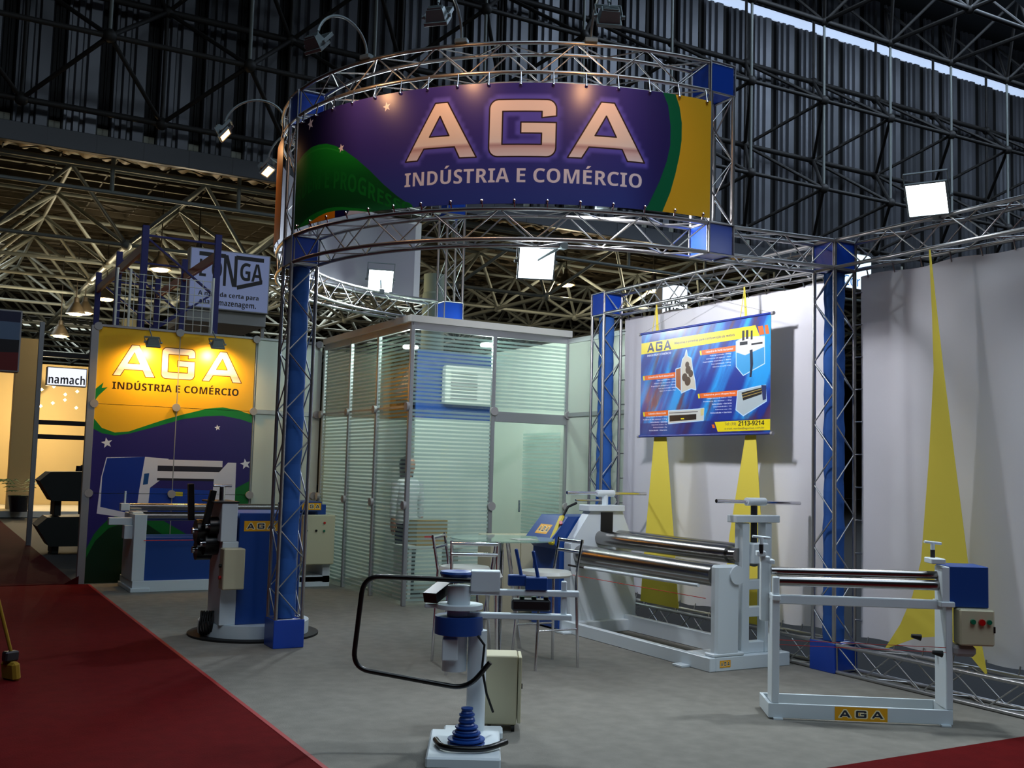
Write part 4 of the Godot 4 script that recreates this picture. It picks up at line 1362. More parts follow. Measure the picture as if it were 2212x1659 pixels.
# ---------------------------------------------------------------- office
func office() -> void:
	var gl := mat("clear office glass", Color(0.75, 0.85, 0.82, 0.12), 0.03)
	gl.transparency = BaseMaterial3D.TRANSPARENCY_ALPHA
	var film := mat("frosted film", Color(0.66, 0.76, 0.73, 0.66), 0.6)
	film.transparency = BaseMaterial3D.TRANSPARENCY_ALPHA
	var t := thing("glass_office", "glass office booth with frosted horizontal stripes, silver posts and white top rail", "booth", Vector3(4.788, 0, -10.835))
	var pane := func(a: Vector3, b: Vector3, y0: float, y1: float) -> void:
		var d := (b - a)
		var n := Vector3(d.z, 0, -d.x).normalized()
		if n.dot(Vector3(-1, 0, 1)) < 0: n = -n
		var s := mb()
		quad(s, a + UPV * y0, b + UPV * y0, b + UPV * y1, a + UPV * y1, n)
		part("glass_pane", s, gl, t)
		s = mb()
		var y: float = y0 + 0.03
		while y < y1 - 0.03:
			quad(s, a + n * 0.004 + UPV * y, b + n * 0.004 + UPV * y, b + n * 0.004 + UPV * (y + 0.026), a + n * 0.004 + UPV * (y + 0.026), n)
			y += 0.045
		part("frosted_stripes", s, film, t, "", "stuff")
	var zs := [0.0, -0.975, -1.905, -2.905]
	for i in 3:
		for r in 2: pane.call(Vector3(0, 0, zs[i]), Vector3(0, 0, zs[i + 1]), [0.02, 2.24][r], [2.21, 3.1][r])
	pane.call(Vector3(0, 0, 0), Vector3(1.058, 0, 0), 0.02, 2.21)
	pane.call(Vector3(0, 0, 0), Vector3(1.058, 0, 0), 2.24, 3.1)
	pane.call(Vector3(1.058, 0, 0), Vector3(2.07, 0, 0), 2.24, 3.1)
	for p in [[0, 0], [0, -0.975], [0, -1.905], [0, -2.905], [1.058, 0], [2.09, 0]]:
		var s := mb()
		bx(s, p[0] - 0.024, p[0] + 0.024, 0, 3.15, p[1] - 0.024, p[1] + 0.024, 0.005)
		part("post", s, M.profile, t)
		for y in [1.11, 2.22]: disc(t, Vector3(p[0], y, p[1]) + (Vector3(0, 0, 0.02) if p[0] > 0 else Vector3(-0.02, 0, 0)), Vector3.BACK if p[0] > 0 else Vector3.LEFT)
	var s := mb()
	bx(s, -0.05, 2.12, 3.18, 3.26, -0.03, 0.05, 0.004)
	bx(s, -0.05, 0.03, 3.18, 3.26, -2.9, -0.03, 0.004)
	part("top_rail", s, M.plastic_white, t)
	s = mb()
	bx(s, 0, 2.09, 3.10, 3.18, -0.02, 0.02, 0.002)
	bx(s, -0.02, 0.02, 3.10, 3.18, -2.9, 0, 0.002)
	bx(s, 1.08, 2.07, 2.10, 2.22, -0.025, 0.025, 0.003)
	bx(s, -0.012, 0.012, 2.212, 2.238, -2.9, 0, 0.001)
	part("header_rail", s, M.profile, t)
	var w := [["wall_side", 2.09, 2.13, 0.0, 3.15, 0.0, 1.35, M.panel_white], ["wall_inner", 2.09, 2.13, 0.0, 3.15, -2.9, 0.0, M.panel_white], ["lower_partition", 0.95, 2.09, 0.0, 2.2, -2.0, -1.96, M.panel_white], ["upper_partition", 0.95, 2.09, 2.2, 3.12, -2.0, -1.96, M.blue], ["inner_back_lower", 0.02, 2.09, 0, 2.2, -2.9, -2.86, M.panel_white], ["inner_back_upper", 0.02, 0.95, 2.2, 3.1, -2.9, -2.86, mat("tan panel", Color(0.42, 0.36, 0.28), 0.6)]]
	for e in w:
		s = mb()
		bx(s, e[1], e[2], e[3], e[4], e[5], e[6], 0.002)
		part(e[0], s, e[7], t)
	s = mb()
	bx(s, 2.07, 2.1, 2.2, 2.25, 0.02, 1.35, 0.002)
	bx(s, 2.07, 2.1, 3.1, 3.16, 0.02, 1.35, 0.002)
	part("side_rail", s, M.profile, t)
	pane.call(Vector3(2.03, 0, -0.03), Vector3(2.05, 0, -0.97), 0.02, 2.05)
	s = mb()
	tube(s, Vector3(1.99, 1.0, -0.93), Vector3(1.99, 1.15, -0.93), 0.014, 8)
	part("door_handle", s, M.chrome, t)
	var ac := thing("window_air_conditioner", "pale window air conditioner set in the blue panel behind office glass", "air conditioner", Vector3(6.44, 2.4, -12.76))
	s = mb()
	bx(s, -0.35, 0.35, 0, 0.52, 0, 0.14, 0.02)
	part("casing", s, M.plastic_white, ac)
	for k in 9:
		s = mb()
		bx(s, -0.28, 0.12, 0.07 + k * 0.042, 0.085 + k * 0.042, 0.14, 0.155, 0.002)
		part("louvre", s, M.grey_plastic, ac)
	for e in [[5.85, 3.02, -11.0, "by the front middle post"], [5.15, 3.0, -11.7, "by the left side glass"]]:
		var l := thing("office_lamp", "small round white ceiling lamp inside the office " + e[3], "lamp", Vector3(e[0], e[1], e[2]))
		s = mb()
		lathe(s, [Vector2(0, -0.03), Vector2(0.09, -0.02), Vector2(0.1, 0.0), Vector2(0.09, 0.02), Vector2(0, 0.03)], 18)
		part("lamp_bulb", s, glow_mat("office bulb", Color(0.93, 1.0, 0.96), 4.0), l)
		var o := OmniLight3D.new()
		o.name = "lamp_light"
		o.light_energy = 1.1
		o.light_color = Color(0.9, 1.0, 0.95)
		o.omni_range = 20
		o.light_size = 0.08
		o.shadow_enabled = true
		l.add_child(o)
	person(Vector3(5.2, 0, -11.75), 1.66, Color(0.85, 0.86, 0.86), "person with long dark hair and white top standing inside the glass office")
	var b := thing("cardboard_box", "brown cardboard box with red print behind the office front glass", "box", Vector3(5.35, 0.62, -11.45))
	s = mb()
	bx(s, -0.2, 0.2, 0, 0.3, -0.12, 0.12, 0.004)
	part("carton", s, mat("carton", Color(0.62, 0.50, 0.25), 0.8), b)
	s = mb()
	bx(s, -0.1, 0.08, 0.07, 0.12, 0.12, 0.122, 0.0)
	part("red_print", s, M.red_btn, b)
	var d := thing("office_desk", "small white desk inside the glass office under the carton", "desk", Vector3(5.35, 0, -11.45))
	s = mb()
	bx(s, -0.35, 0.35, 0.59, 0.62, -0.25, 0.25, 0.004)
	part("desk_top", s, M.plastic_white, d)
	for x in [-0.32, 0.32]:
		s = mb()
		bx(s, x - 0.02, x + 0.02, 0, 0.59, -0.22, 0.22, 0.002)
		part("leg", s, M.plastic_white, d)

# standing figure: one skin built from stacked rings, hair and clothes on it
func person(at: Vector3, h: float, top: Color, label: String) -> void:
	var t := thing("person", label, "person", at, 20)
	var k := h / 1.7
	var body := func(rows: Array, c: Vector3) -> SurfaceTool:
		var s := mb()
		s.set_smooth_group(1)
		for i in rows.size() - 1:
			for j in 14:
				var q := []
				for e in [[i, j], [i, j + 1], [i + 1, j + 1], [i + 1, j]]:
					var a: float = TAU * e[1] / 14.0
					var r = rows[e[0]]
					q.append((c + Vector3(r[3] + cos(a) * r[1], r[0], sin(a) * r[2])) * k)
				var am := TAU * (j + 0.5) / 14.0
				quad(s, q[0], q[1], q[2], q[3], Vector3(cos(am), 0.05, sin(am)))
		return s
	var skin := mat("skin", Color(0.66, 0.47, 0.37), 0.6)
	part("head_and_neck", body.call([[1.40, 0.05, 0.05, 0], [1.48, 0.05, 0.05, 0], [1.50, 0.055, 0.07, 0], [1.56, 0.07, 0.09, 0], [1.62, 0.075, 0.095, 0], [1.68, 0.06, 0.07, 0], [1.70, 0.01, 0.01, 0]], Vector3.ZERO), skin, t)
	part("hair", body.call([[1.28, 0.06, 0.03, 0], [1.36, 0.09, 0.06, 0], [1.5, 0.092, 0.085, 0], [1.62, 0.09, 0.10, 0], [1.69, 0.07, 0.08, 0], [1.715, 0.01, 0.01, 0]], Vector3(0, 0, -0.03)), mat("dark hair", Color(0.025, 0.02, 0.02), 0.5), t)
	part("top", body.call([[0.88, 0.16, 0.11, 0], [1.0, 0.15, 0.10, 0], [1.15, 0.15, 0.10, 0], [1.32, 0.19, 0.11, 0], [1.41, 0.16, 0.08, 0], [1.45, 0.06, 0.06, 0]], Vector3.ZERO), mat("top " + top.to_html(), top, 0.8), t)
	for sg in [-1, 1]:
		part("sleeve", body.call([[0.95, 0.035, 0.035, sg * 0.04], [1.15, 0.042, 0.045, sg * 0.035], [1.4, 0.05, 0.055, 0]], Vector3(sg * 0.2, 0, 0)), mats["top " + top.to_html()], t)
		var s: SurfaceTool = body.call([[0.80, 0.02, 0.035, 0], [0.86, 0.02, 0.045, 0], [0.96, 0.028, 0.028, 0]], Vector3(sg * 0.24, 0, 0.01))
		for f in 4: tube(s, Vector3(sg * 0.24, 0.83, -0.02 + f * 0.02) * k, Vector3(sg * 0.235, 0.74 + absf(f - 1.5) * 0.012, -0.015 + f * 0.02) * k, 0.009, 6, 0.006)
		tube(s, Vector3(sg * 0.24, 0.88, 0.05) * k, Vector3(sg * 0.235, 0.81, 0.075) * k, 0.01, 6, 0.007)
		part("hand", s, skin, t)
		part("trouser_leg", body.call([[0.05, 0.05, 0.06, 0], [0.3, 0.055, 0.06, 0], [0.5, 0.065, 0.07, 0], [0.88, 0.085, 0.105, -sg * 0.01]], Vector3(sg * 0.085, 0, 0)), mat("dark trousers", Color(0.03, 0.03, 0.04), 0.8), t)
		s = mb()
		box(s, Vector3(sg * 0.085, 0.03, 0.04) * k, Vector3(0.09, 0.06, 0.25), 0.02)
		part("shoe", s, M.black, t)

# ---------------------------------------------------------------- machines
func P1(t: Node3D, called: String, m: Material, list: Array, bev := 0.005) -> void:
	var s := mb()
	for e in list: bx(s, e[0], e[1], e[2], e[3], e[4], e[5], bev)
	part(called, s, m, t)

func T1(t: Node3D, called: String, m: Material, a: Vector3, b: Vector3, r: float, n := 12, r2 := -1.0) -> void:
	var s := mb()
	tube(s, a, b, r, n, r2)
	part(called, s, m, t)

func sticker(t: Node3D, p: Vector3, u: Vector3, v: Vector3, o: Vector3) -> void:
	var s := mb()
	face(s, p, u, v, o)
	part("maker_sticker", s, M.sticker, t)

func plate_roller_big() -> void:
	var t := thing("plate_roller", "large white plate rolling machine with three long steel rolls before the white cloth", "machine", Vector3(5.51, 0, -6.5), 90)
	P1(t, "base_frame", M.white, [[0, 2.3, 0, 0.11, 0, 0.06], [0, 2.3, 0, 0.15, 0.66, 0.72], [0, 0.36, 0, 0.11, 0.06, 0.85], [2.0, 2.3, 0, 0.11, 0.06, 0.85]])
	P1(t, "foot", M.white, [[0.24, 0.36, 0, 0.02, -0.09, 0.0], [2.0, 2.2, 0, 0.02, -0.09, 0.0]], 0.003)
	P1(t, "bearing_housing", M.white, [[0.005, 0.09, 0.12, 0.83, 0.065, 0.31], [0.0, 0.12, 0.11, 0.14, 0.04, 0.36]], 0.02)
	T1(t, "bearing_cap", M.white, Vector3(0.004, 0.75, 0.27), Vector3(-0.012, 0.75, 0.27), 0.075, 24)
	P1(t, "end_column", M.white, [[0.06, 0.16, 0.11, 1.16, 0.38, 0.46], [0.06, 0.16, 0.11, 1.16, 0.63, 0.70], [0.07, 0.15, 0.11, 0.2, 0.46, 0.63], [0.07, 0.15, 0.4, 0.48, 0.46, 0.63], [0.07, 0.15, 0.62, 0.70, 0.46, 0.63], [0.05, 0.17, 1.165, 1.225, 0.305, 0.78]])
	P1(t, "bearing_block", M.white, [[0.02, 0.17, 0.83, 1.0, 0.46, 0.63]], 0.01)
	T1(t, "screw", M.dark_steel, Vector3(0.11, 1.0, 0.545), Vector3(0.11, 1.30, 0.545), 0.028)
	T1(t, "crank_hub", M.white, Vector3(0.11, 1.335, 0.46), Vector3(0.11, 1.335, 0.66), 0.034)
	T1(t, "crank_bar", M.chrome, Vector3(0.11, 1.337, 0.14), Vector3(0.11, 1.325, 1.06), 0.016)
	T1(t, "lower_roll", M.steel, Vector3(0.09, 0.742, 0.14), Vector3(2.08, 0.742, 0.14), 0.092, 40)
	T1(t, "upper_roll", M.steel, Vector3(0.20, 0.90, 0.37), Vector3(2.08, 0.90, 0.37), 0.072, 40)
	T1(t, "roll_neck", M.steel, Vector3(0.10, 0.90, 0.37), Vector3(0.20, 0.90, 0.37), 0.055, 24)
	T1(t, "rear_roll", M.steel, Vector3(0.16, 0.885, 0.60), Vector3(2.08, 0.885, 0.60), 0.09, 40)
	var s := mb()
	prism(s, [Vector2(0.03, 0.1), Vector2(0.02, 0.845), Vector2(0.24, 1.16), Vector2(0.62, 1.16), Vector2(0.71, 0.96), Vector2(0.80, 0.3), Vector2(0.8, 0.1)], 2.08, 2.2, Transform3D(Basis(Vector3(0, 0, 1), Vector3(0, 1, 0), Vector3(1, 0, 0)), Vector3.ZERO))
	part("side_frame", s, M.white, t)
	P1(t, "top_beam", M.white, [[2.05, 2.23, 1.16, 1.22, 0.2, 0.63]])
	P1(t, "slide_window", M.black, [[2.07, 2.09, 0.96, 1.15, 0.36, 0.5]], 0.0)
	T1(t, "crank_hub", M.white, Vector3(2.14, 1.335, 0.35), Vector3(2.14, 1.335, 0.55), 0.034)
	T1(t, "screw", M.white, Vector3(2.14, 1.22, 0.45), Vector3(2.14, 1.32, 0.45), 0.03)
	T1(t, "crank_bar", M.chrome, Vector3(2.14, 1.335, 0.0), Vector3(2.14, 1.335, 0.95), 0.016)
	T1(t, "crank_bar", M.chrome, Vector3(2.6, 1.25, 0.4), Vector3(2.6, 1.25, 0.75), 0.012)
	s = mb()
	prism(s, [Vector2(-0.02, 0.02), Vector2(-0.02, 0.78), Vector2(-0.12, 0.87), Vector2(0.07, 1.10), Vector2(0.55, 1.10), Vector2(0.55, 0.02)], 2.22, 2.72, Transform3D(Basis(Vector3(0, 0, 1), Vector3(0, 1, 0), Vector3(1, 0, 0)), Vector3.ZERO))
	part("drive_cover", s, M.blue, t)
	T1(t, "guard_rod", M.white, Vector3(0.15, 0.66, 0.0), Vector3(1.8, 0.645, 0.0), 0.014)
	T1(t, "guard_rod_end", M.dark_steel, Vector3(1.8, 0.645, 0.0), Vector3(2.08, 0.643, 0.0), 0.01)
	T1(t, "safety_cord", M.red_cord, Vector3(0.05, 0.57, -0.01), Vector3(2.05, 0.56, -0.02), 0.003, 5)
	sticker(t, Vector3(-0.002, 0.03, 0.10), Vector3(0, 0, 0.11), Vector3(0, 0.055, 0), Vector3(-1, 0, 0))
	sticker(t, Vector3(2.6, 0.92, -0.08), Vector3(-0.22, 0, 0), Vector3(0, 0.09, 0.075), Vector3(0, 0.6, -1))
	var r := thing("pendant_control", "yellow pendant push button control on the blue cover of the large roller", "control", Vector3(5.40, 0.83, -8.74))
	s = mb()
	bar(s, Vector3(0, 0.0, 0), Vector3(0.17, 0.27, -0.06), 0.06, 0.05, 0.012)
	part("casing", s, M.yellow_plastic, r)
	T1(r, "stop_button", M.red_btn, Vector3(0.11, 0.2, 0.0), Vector3(0.09, 0.215, 0.03), 0.018)
	s = mb()
	pipe(s, [Vector3(0.17, 0.27, -0.06), Vector3(0.24, 0.36, -0.08), Vector3(0.34, 0.40, -0.08)], 0.013, 8)
	part("cable", s, M.rubber, r)

func plate_roller_small() -> void:
	var t := thing("plate_roller_small", "small white rolling machine on an open stand in the right foreground", "machine", Vector3(4.842, 0, -5.138), -33.15)
	P1(t, "base_frame", M.white, [[0, 1.155, 0.01, 0.1, -0.02, 0], [0, 1.155, 0.01, 0.1, -0.33, -0.31], [0, 0.02, 0.01, 0.1, -0.31, -0.02], [1.135, 1.155, 0.01, 0.1, -0.31, -0.02]], 0.002)
	P1(t, "foot", M.white, [[0.03, 0.09, 0, 0.012, -0.05, 0.02], [1.08, 1.14, 0, 0.012, -0.05, 0.02], [0.03, 0.09, 0, 0.012, -0.33, -0.27], [1.08, 1.14, 0, 0.012, -0.33, -0.27]], 0.001)
	P1(t, "leg", M.white, [[0.022, 0.07, 0.1, 0.76, -0.16, -0.005]])
	P1(t, "leg", M.white, [[1.115, 1.158, 0.1, 0.75, -0.22, -0.005]])
	P1(t, "cross_rail", M.white, [[0.06, 1.12, 0.722, 0.78, -0.12, -0.06]])
	P1(t, "roll_frame", M.white, [[0.02, 0.075, 0.75, 0.785, -0.16, 0.01], [0.028, 0.068, 0.78, 0.90, -0.06, -0.01], [-0.03, 0.03, 0.6, 1.02, -0.2, -0.13], [-0.06, 0.0, 1.02, 1.055, -0.19, -0.11], [0.0, 0.06, 0.97, 1.0, -0.22, -0.13]])
	P1(t, "roll_frame", M.white, [[1.09, 1.14, 0.76, 1.0, -0.14, -0.0], [1.03, 1.12, 1.015, 1.05, -0.16, -0.01], [1.08, 1.17, 0.745, 0.78, -0.16, 0.01]])
	T1(t, "upper_roll", M.steel, Vector3(0.03, 0.932, -0.10), Vector3(1.10, 0.938, -0.10), 0.026, 28)
	T1(t, "lower_roll", M.steel, Vector3(0.06, 0.872, -0.07), Vector3(1.10, 0.876, -0.07), 0.034, 28)
	for x in [-0.033, 1.073]:
		T1(t, "screw", M.dark_steel, Vector3(x, 1.04, -0.12), Vector3(x, 1.10, -0.12), 0.015)
		T1(t, "screw_cap", M.white, Vector3(x, 1.09, -0.12), Vector3(x, 1.145, -0.12), 0.014)
		T1(t, "crank_bar", M.white, Vector3(x - 0.06, 1.152, -0.10), Vector3(x + 0.06, 1.14, -0.14), 0.009)
	P1(t, "drive_cover", M.blue, [[1.145, 1.39, 0.745, 1.006, -0.28, -0.02]])
	P1(t, "control_box", M.beige, [[1.185, 1.40, 0.515, 0.742, -0.08, 0.05]], 0.01)
	for e in [[1.262, 0.667, 0.016, M.green_btn], [1.317, 0.665, 0.02, M.red_btn], [1.362, 0.667, 0.015, M.green_btn]]:
		T1(t, "push_button", e[3], Vector3(e[0], e[1], 0.05), Vector3(e[0], e[1], 0.068), e[2], 16)
	P1(t, "latch", M.black, [[1.39, 1.402, 0.6, 0.64, 0.04, 0.056]], 0.002)
	P1(t, "motor", M.grey_plastic, [[1.16, 1.30, 0.44, 0.51, -0.14, 0.02]], 0.02)
	for y in [0.47, 0.50]: T1(t, "safety_cord", M.red_cord, Vector3(0.05, y, -0.01), Vector3(1.12, y - 0.01, -0.01), 0.002, 5)
	for e in [[1.09, 0.45, 0.0], [1.02, 0.52, -0.2]]: T1(t, "switch_boot", M.rubber, Vector3(e[0], e[1], e[2]), Vector3(e[0] - 0.06, e[1] + 0.01, e[2]), 0.022, 10, 0.012)
	sticker(t, Vector3(0.418, 0.01, 0.002), Vector3(0.33, 0, 0), Vector3(0, 0.086, 0), Vector3(0, 0, 1))

func plate_roller_rear() -> void:
	var t := thing("plate_roller_rear", "white and blue rolling machine standing before the yellow and blue graphic wall", "machine", Vector3(2.25, 0, -12.85))
	P1(t, "base", M.white, [[0, 2.4, 0, 0.13, -0.85, 0], [-0.02, 0.2, 0, 0.05, -0.85, 0.02]])
	P1(t, "side_frame", M.white, [[-0.01, 0.13, 0.13, 0.9, -0.7, 0], [0.0, 0.12, 0.9, 0.92, -0.5, -0.2]])
	P1(t, "bracket", M.white, [[-0.12, -0.02, 0.93, 1.016, -0.42, -0.3], [-0.27, -0.01, 0.77, 0.855, -0.25, -0.15], [-0.1, 0.0, 0.61, 0.77, -0.26, -0.1]])
	T1(t, "lever", M.white, Vector3(-0.07, 1.016, -0.36), Vector3(-0.07, 1.16, -0.36), 0.012)
	T1(t, "upper_roll", M.steel, Vector3(-0.02, 0.975, -0.36), Vector3(1.95, 0.975, -0.36), 0.045, 28)
	T1(t, "lower_roll", M.steel, Vector3(0.13, 0.862, -0.36), Vector3(1.95, 0.862, -0.36), 0.056, 28)
	P1(t, "front_cover", M.blue, [[0.13, 2.0, 0.12, 0.63, -0.6, -0.04]])
	P1(t, "drive_cover", M.blue, [[1.9, 2.35, 0.6, 1.03, -0.7, -0.1], [1.95, 2.24, 0.95, 1.07, -0.5, 0.05]])
	P1(t, "end_frame", M.white, [[2.3, 2.4, 0.05, 0.9, -0.7, 0.0], [2.0, 2.4, 0.06, 0.14, -0.7, 0.0]])
	P1(t, "control_box", M.beige, [[1.99, 2.41, 0.285, 0.905, -0.05, 0.1]], 0.01)
	for e in [[2.265, 0.808, M.red_btn], [2.263, 0.706, M.green_btn], [2.16, 0.71, M.black_btn], [2.035, 0.71, M.black_btn]]:
		T1(t, "push_button", e[2], Vector3(e[0], e[1], 0.1), Vector3(e[0], e[1], 0.115), 0.014)
	sticker(t, Vector3(1.98, 0.965, 0.052), Vector3(0.25, 0, 0), Vector3(0, 0.09, 0), Vector3(0, 0, 1))
	T1(t, "safety_cord", M.red_cord, Vector3(0.1, 0.60, 0.02), Vector3(2.0, 0.60, 0.02), 0.004, 5)

func profile_bender() -> void:
	var t := thing("profile_bender", "white and blue profile bender with black arms on a round base", "machine", Vector3(2.75, 0, -9.55))
	var s := mb()
	lathe(s, [Vector2(0, 0), Vector2(0.58, 0), Vector2(0.58, 0.018), Vector2(0, 0.02)], 40)
	part("rubber_mat", s, M.rubber, t)
	s = mb()
	lathe(s, [Vector2(0, 0.02), Vector2(0.49, 0.02), Vector2(0.49, 0.13), Vector2(0, 0.13)], 40)
	part("round_base", s, M.white, t)
	P1(t, "column", M.white, [[-0.40, -0.26, 0.13, 0.85, -0.1, 0.33], [-0.42, -0.28, 0.85, 1.185, -0.05, 0.33]])
	P1(t, "top_plate", M.dark_steel, [[-0.5, -0.27, 1.185, 1.2, -0.1, 0.34]])
	P1(t, "body", M.blue, [[-0.26, 0.3, 0.13, 1.1, -0.3, 0.33]])
	sticker(t, Vector3(-0.22, 0.94, 0.332), Vector3(0.30, 0, 0), Vector3(0, 0.09, 0), Vector3(0, 0, 1))
	P1(t, "control_box", M.beige, [[-0.42, -0.235, 0.45, 0.80, 0.33, 0.47]], 0.008)
	T1(t, "stop_button", M.red_btn, Vector3(-0.42, 0.55, 0.40), Vector3(-0.44, 0.55, 0.40), 0.016)
	T1(t, "selector", M.black_btn, Vector3(-0.42, 0.65, 0.40), Vector3(-0.44, 0.65, 0.40), 0.016)
	for e in [[-0.62, 1.34, -0.60, 1.02, -0.02], [-0.47, 1.29, -0.53, 0.98, 0.20]]:
		s = mb()
		bar(s, Vector3(e[0], e[1], e[4]), Vector3(e[2], e[3], e[4]), 0.055, 0.05)
		part("black_arm", s, M.black, t)
	for e in [[-0.58, 0.93, 0.07, 0.10], [-0.52, 0.82, 0.13, 0.10], [-0.56, 0.76, 0.02, 0.09], [-0.50, 0.98, 0.2, 0.08]]:
		T1(t, "forming_roll", M.black, Vector3(e[0], e[1], e[2]), Vector3(e[0] + 0.13, e[1], e[2]), e[3], 24)
		T1(t, "roll_shaft", M.chrome, Vector3(e[0] - 0.03, e[1], e[2]), Vector3(e[0] + 0.01, e[1], e[2]), 0.03, 16)
	T1(t, "screw", M.chrome, Vector3(-0.38, 1.19, 0.15), Vector3(-0.38, 1.32, 0.15), 0.025)
	T1(t, "crank_bar", M.chrome, Vector3(-0.46, 1.33, 0.15), Vector3(-0.30, 1.33, 0.15), 0.012)
	var c := thing("cable_coil", "coil of black cable standing on the round base of the profile bender", "cable", Vector3(2.30, 0.02, -9.42), 70)
	for k in 6:
		s = mb()
		var pts := []
		for i in 21: pts.append(Vector3(cos(TAU * i / 20) * 0.10, 0.11 + sin(TAU * i / 20) * 0.10, -0.05 + k * 0.02 + 0.004 * sin(i + k)))
		pipe(s, pts, 0.009, 6, false)
		part("loop", s, M.rubber, c)

func tube_bender() -> void:
	var t := thing("tube_bender", "white and blue tube bending machine on a single post in the centre foreground", "machine", Vector3(2.87, 0, -5.42), -28)
	P1(t, "base_plate", M.white, [[-0.25, 0.14, 0, 0.06, 0.0, 0.60], [-0.18, 0.16, 0, 0.05, -0.14, 0.0]], 0.01)
	T1(t, "post", M.white, Vector3(0, 0.05, 0), Vector3(0, 0.62, 0), 0.054, 28)
	T1(t, "blue_drum", M.blue, Vector3(-0.11, 0.60, 0), Vector3(-0.11, 0.70, 0), 0.14, 36)
	T1(t, "round_plate", M.white, Vector3(-0.11, 0.742, 0), Vector3(-0.11, 0.766, 0), 0.135, 36)
	T1(t, "hub", M.white, Vector3(-0.115, 0.70, 0), Vector3(-0.115, 0.87, 0), 0.066, 28)
	P1(t, "plate_tongue", M.white, [[-0.31, -0.1, 0.742, 0.766, -0.02, 0.03]])
	var s := mb()
	lathe(s, [Vector2(0.03, 0.90), Vector2(0.06, 0.89), Vector2(0.085, 0.905), Vector2(0.10, 0.94), Vector2(0.095, 0.952), Vector2(0.07, 0.945), Vector2(0.0, 0.945)], 32, Transform3D(Basis(), Vector3(-0.13, 0, 0)))
	part("bending_die", s, M.blue, t)
	s = mb()
	bar(s, Vector3(-0.28, 0.80, 0.05), Vector3(-0.19, 0.86, -0.12), 0.09, 0.06)
	part("table_arm", s, M.black, t)
	P1(t, "upper_arm", M.white, [[-0.05, 0.58, 0.822, 0.855, -0.03, 0.03], [-0.05, 0.12, 0.845, 0.96, -0.06, 0.05]])
	P1(t, "lower_arm", M.white, [[-0.17, 0.54, 0.69, 0.722, -0.02, 0.04]])
	P1(t, "tie_post", M.white, [[0.476, 0.508, 0.70, 0.91, -0.02, 0.02]])
	P1(t, "clamp", M.blue, [[0.165, 0.27, 0.878, 0.94, -0.04, 0.03], [0.265, 0.394, 0.857, 0.93, -0.04, 0.04]])
	for e in [[0.207, 1.09, 0.245, 0.92], [0.307, 1.08, 0.345, 0.9]]:
		s = mb()
		bar(s, Vector3(e[2], e[3], 0), Vector3(e[0], e[1], 0), 0.028, 0.02, 0.008)
		part("lever", s, M.blue, t)
	P1(t, "foot_switch", M.dark_steel, [[0.19, 0.416, 0.735, 0.80, -0.08, 0.02]], 0.01)
	for x in [0.25, 0.32, 0.39]: T1(t, "push_button", M.green_btn if x < 0.35 else M.black_btn, Vector3(x, 0.80, -0.02), Vector3(x, 0.815, -0.02), 0.015)
	T1(t, "motor", M.white, Vector3(-0.13, 0.39, 0.0), Vector3(-0.13, 0.59, 0.0), 0.07, 24)
	P1(t, "motor_box", M.white, [[-0.2, -0.11, 0.46, 0.58, 0.02, 0.10]])
	s = mb()
	pipe(s, [Vector3(0.0, 0.60, 0.08), Vector3(0.04, 0.55, 0.09), Vector3(0.03, 0.42, 0.09), Vector3(0.06, 0.28, 0.09), Vector3(0.10, 0.17, 0.05)], 0.007, 6)
	part("cable", s, M.rubber, t)
	var b := thing("bent_tube", "long black bent sample tube held by the tube bender, reaching out to the left", "tube", Vector3(2.87, 0.3, -5.42), -28)
	s = mb()
	pipe(s, round_path([Vector3(-0.05, 0.61, 0.09), Vector3(-0.66, 0.618, 0.06), Vector3(-0.705, 0.10, 0.06), Vector3(-0.05, 0.005, 0.10), Vector3(0.075, 0.16, 0.12)], 0.10, 7), 0.0145, 12)
	part("tube", s, M.black, b)
	var c := thing("die_stack", "blue stepped cone of bending dies stacked on the tube bender base", "die", Vector3(2.87, 0.06, -5.42) + Basis(UPV, deg_to_rad(-28)) * Vector3(-0.045, 0, 0.32), -28)
	var rr := [0.10, 0.076, 0.062, 0.045, 0.042, 0.032]
	var y := 0.0
	for r in rr:
		s = mb()
		lathe(s, [Vector2(0, y), Vector2(r, y), Vector2(r * 1.02, y + 0.008), Vector2(r * 0.86, y + 0.016), Vector2(r * 1.02, y + 0.025), Vector2(r, y + 0.032), Vector2(0, y + 0.032)], 28)
		part("die", s, M.blue, c)
		y += 0.032
	var v := thing("bent_tube_short", "short black bent tube lying round the blue die stack", "tube", Vector3(2.87, 0.06, -5.42), -28)
	s = mb()
	pipe(s, round_path([Vector3(-0.21, 0.025, 0.34), Vector3(-0.17, 0.022, 0.50), Vector3(0.05, 0.022, 0.52), Vector3(0.17, 0.03, 0.38)], 0.09), 0.016, 10)
	part("tube", s, M.black, v)
	var k := thing("electric_cabinet", "beige electric cabinet standing on castors behind the tube bender", "cabinet", Vector3(3.09, 0, -5.53), -28)
	P1(k, "body", M.beige, [[-0.09, 0.10, 0.04, 0.44, -0.22, 0.0]], 0.006)
	P1(k, "door", M.beige, [[0.105, 0.125, 0.05, 0.435, -0.22, 0.0]], 0.004)
	P1(k, "latch", M.black, [[0.125, 0.132, 0.25, 0.28, -0.03, -0.01]], 0.001)
	for e in [[-0.06, -0.02], [0.08, -0.02], [-0.06, -0.18], [0.08, -0.18]]: T1(k, "castor", M.rubber, Vector3(e[0] - 0.01, 0.02, e[1]), Vector3(e[0] + 0.01, 0.02, e[1]), 0.02)

